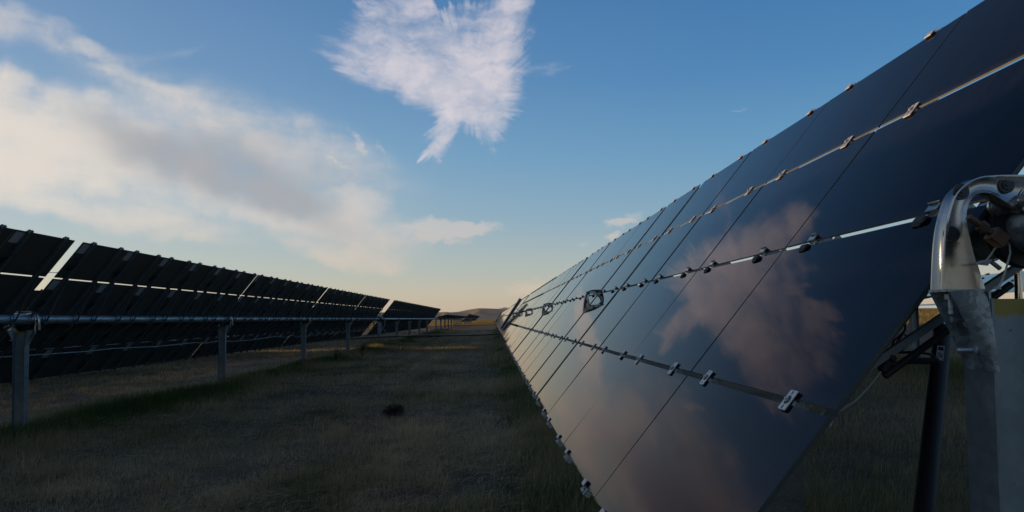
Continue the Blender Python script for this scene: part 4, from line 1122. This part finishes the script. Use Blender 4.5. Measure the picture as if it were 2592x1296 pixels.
# sunlit pasture far to the right and at the end of the lane
x, y, r = wedge(90000, 30, 420, 0.30, 0.95, 71, 0.9)
keep = (x > 26) & (x < 150); x, y = x[keep], y[keep]; r = np.random.default_rng(72)
x2, y2, _ = wedge(60000, 165, 700, -0.22, 0.10, 73, 0.8)
x = np.concatenate([x, x2]); y = np.concatenate([y, y2]); n = len(x)
PM = grass_material('pasture_blades', [(0, (0.10, 0.095, 0.03)), (0.4, (0.24, 0.17, 0.06)), (1, (0.42, 0.30, 0.13))])
blades('pasture', x, y, r.uniform(0.15, 0.42, n), wid(y, 0.006) * 1.6, 0.45 + 0.6 * (vnoise(x, y * 0.6, 0.12, 74) - 0.5) + r.normal(0, 0.15, n), 0.4, 'golden dry pasture in the evening sun beyond the arrays', 75, mat=PM)
# -- tumbleweed
def tumbleweed(c, rad, label):
    r = random.Random(5); b = MB()
    for k in range(240):
        d0 = Vector((r.gauss(0, 1), r.gauss(0, 1), r.gauss(0.3, 0.8))).normalized(); s = d0.orthogonal().normalized() * r.uniform(-0.7, 0.7)
        q = []
        for t in (0.05, 0.35, 0.65, 0.9, 1.0):
            v = (d0 + s * t * t).normalized() * rad * t * r.uniform(0.9, 1.05); v.z *= 0.78
            q.append(v + Vector((0, 0, rad * 0.55)))
        b.path(q, 0.0028, 3)
    o = b.build('tumbleweed', MAT['twig']); o.location = c; tag(o, label, 'tumbleweed')
MAT['twig'] = plain('dry_twigs', (0.030, 0.020, 0.016), 0.9)
tumbleweed((-1.42, 10.7, float(gzn(np.array([-1.42]), np.array([10.7]))[0]) - 0.02), 0.175, 'dark round tumbleweed lying alone in the grass lane')
# -- weeds by the third post
MAT['leaf'] = plain('weed_leaf', (0.020, 0.034, 0.012), 0.7)
MAT['stem'] = plain('weed_stem', (0.035, 0.030, 0.018), 0.8)
def weed(x, y, hgt, seed, label):
    r = random.Random(seed); root = empty('weed_plant', (x, y, float(gzn(np.array([x]), np.array([y]))[0]))); tag(root, label, 'weed', 'weeds by the left posts')
    sb = MB(); lb = MB()
    for k in range(7):
        az_ = r.uniform(0, 6.28); ln = r.uniform(0.2, 0.55) * hgt; top = Vector((math.cos(az_) * ln, math.sin(az_) * ln, hgt * r.uniform(0.6, 1.0)))
        q = [Vector((0, 0, 0)), top * 0.5 + Vector((0, 0, hgt * 0.1)), top]; sb.path(q, 0.006, 5)
        for j in range(16):
            t = r.uniform(0.25, 1.0); p = q[0].lerp(q[2], t) + Vector((0, 0, hgt * 0.1 * math.sin(t * 3.1)))
            a = r.uniform(0, 6.28); dv = Vector((math.cos(a), math.sin(a), r.uniform(-0.2, 0.7))).normalized(); sd_ = dv.cross(Vector((0, 0, 1))).normalized() * 0.016; l = r.uniform(0.05, 0.11)
            lb.add([p, p + dv * l * 0.5 + sd_, p + dv * l, p + dv * l * 0.5 - sd_], [(0, 1, 2, 3)])
    sb.build('stem', MAT['stem'], root); lb.build('foliage', MAT['leaf'], root)
weed(-5.35, 25.3, 0.62, 1, 'dark leafy weed standing just right of the third left post')
weed(-4.9, 28.0, 0.50, 2, 'smaller dark weed in the lane edge past the third left post')
weed(-5.6, 32.3, 0.55, 3, 'bushy weed at the foot of the fourth left post')

# ------------------------------------------------------------------ haze
HAZE = 0.00003
def build_haze():
    b = MB(); b.box((0, 7450, 105), (19400, 15700, 350))
    m = bpy.data.materials.new('haze_air'); m.use_nodes = True; g = NG(m.node_tree); g.n.clear()
    out = g.node('ShaderNodeOutputMaterial'); v = g.node('ShaderNodeVolumePrincipled')
    v.inputs['Color'].default_value = (0.86, 0.86, 0.90, 1); v.inputs['Density'].default_value = HAZE; v.inputs['Anisotropy'].default_value = 0.0
    g.l.new(v.outputs[0], out.inputs['Volume'])
    o = b.build('haze', m); tag(o, kind='stuff')
if HAZE > 0: build_haze()
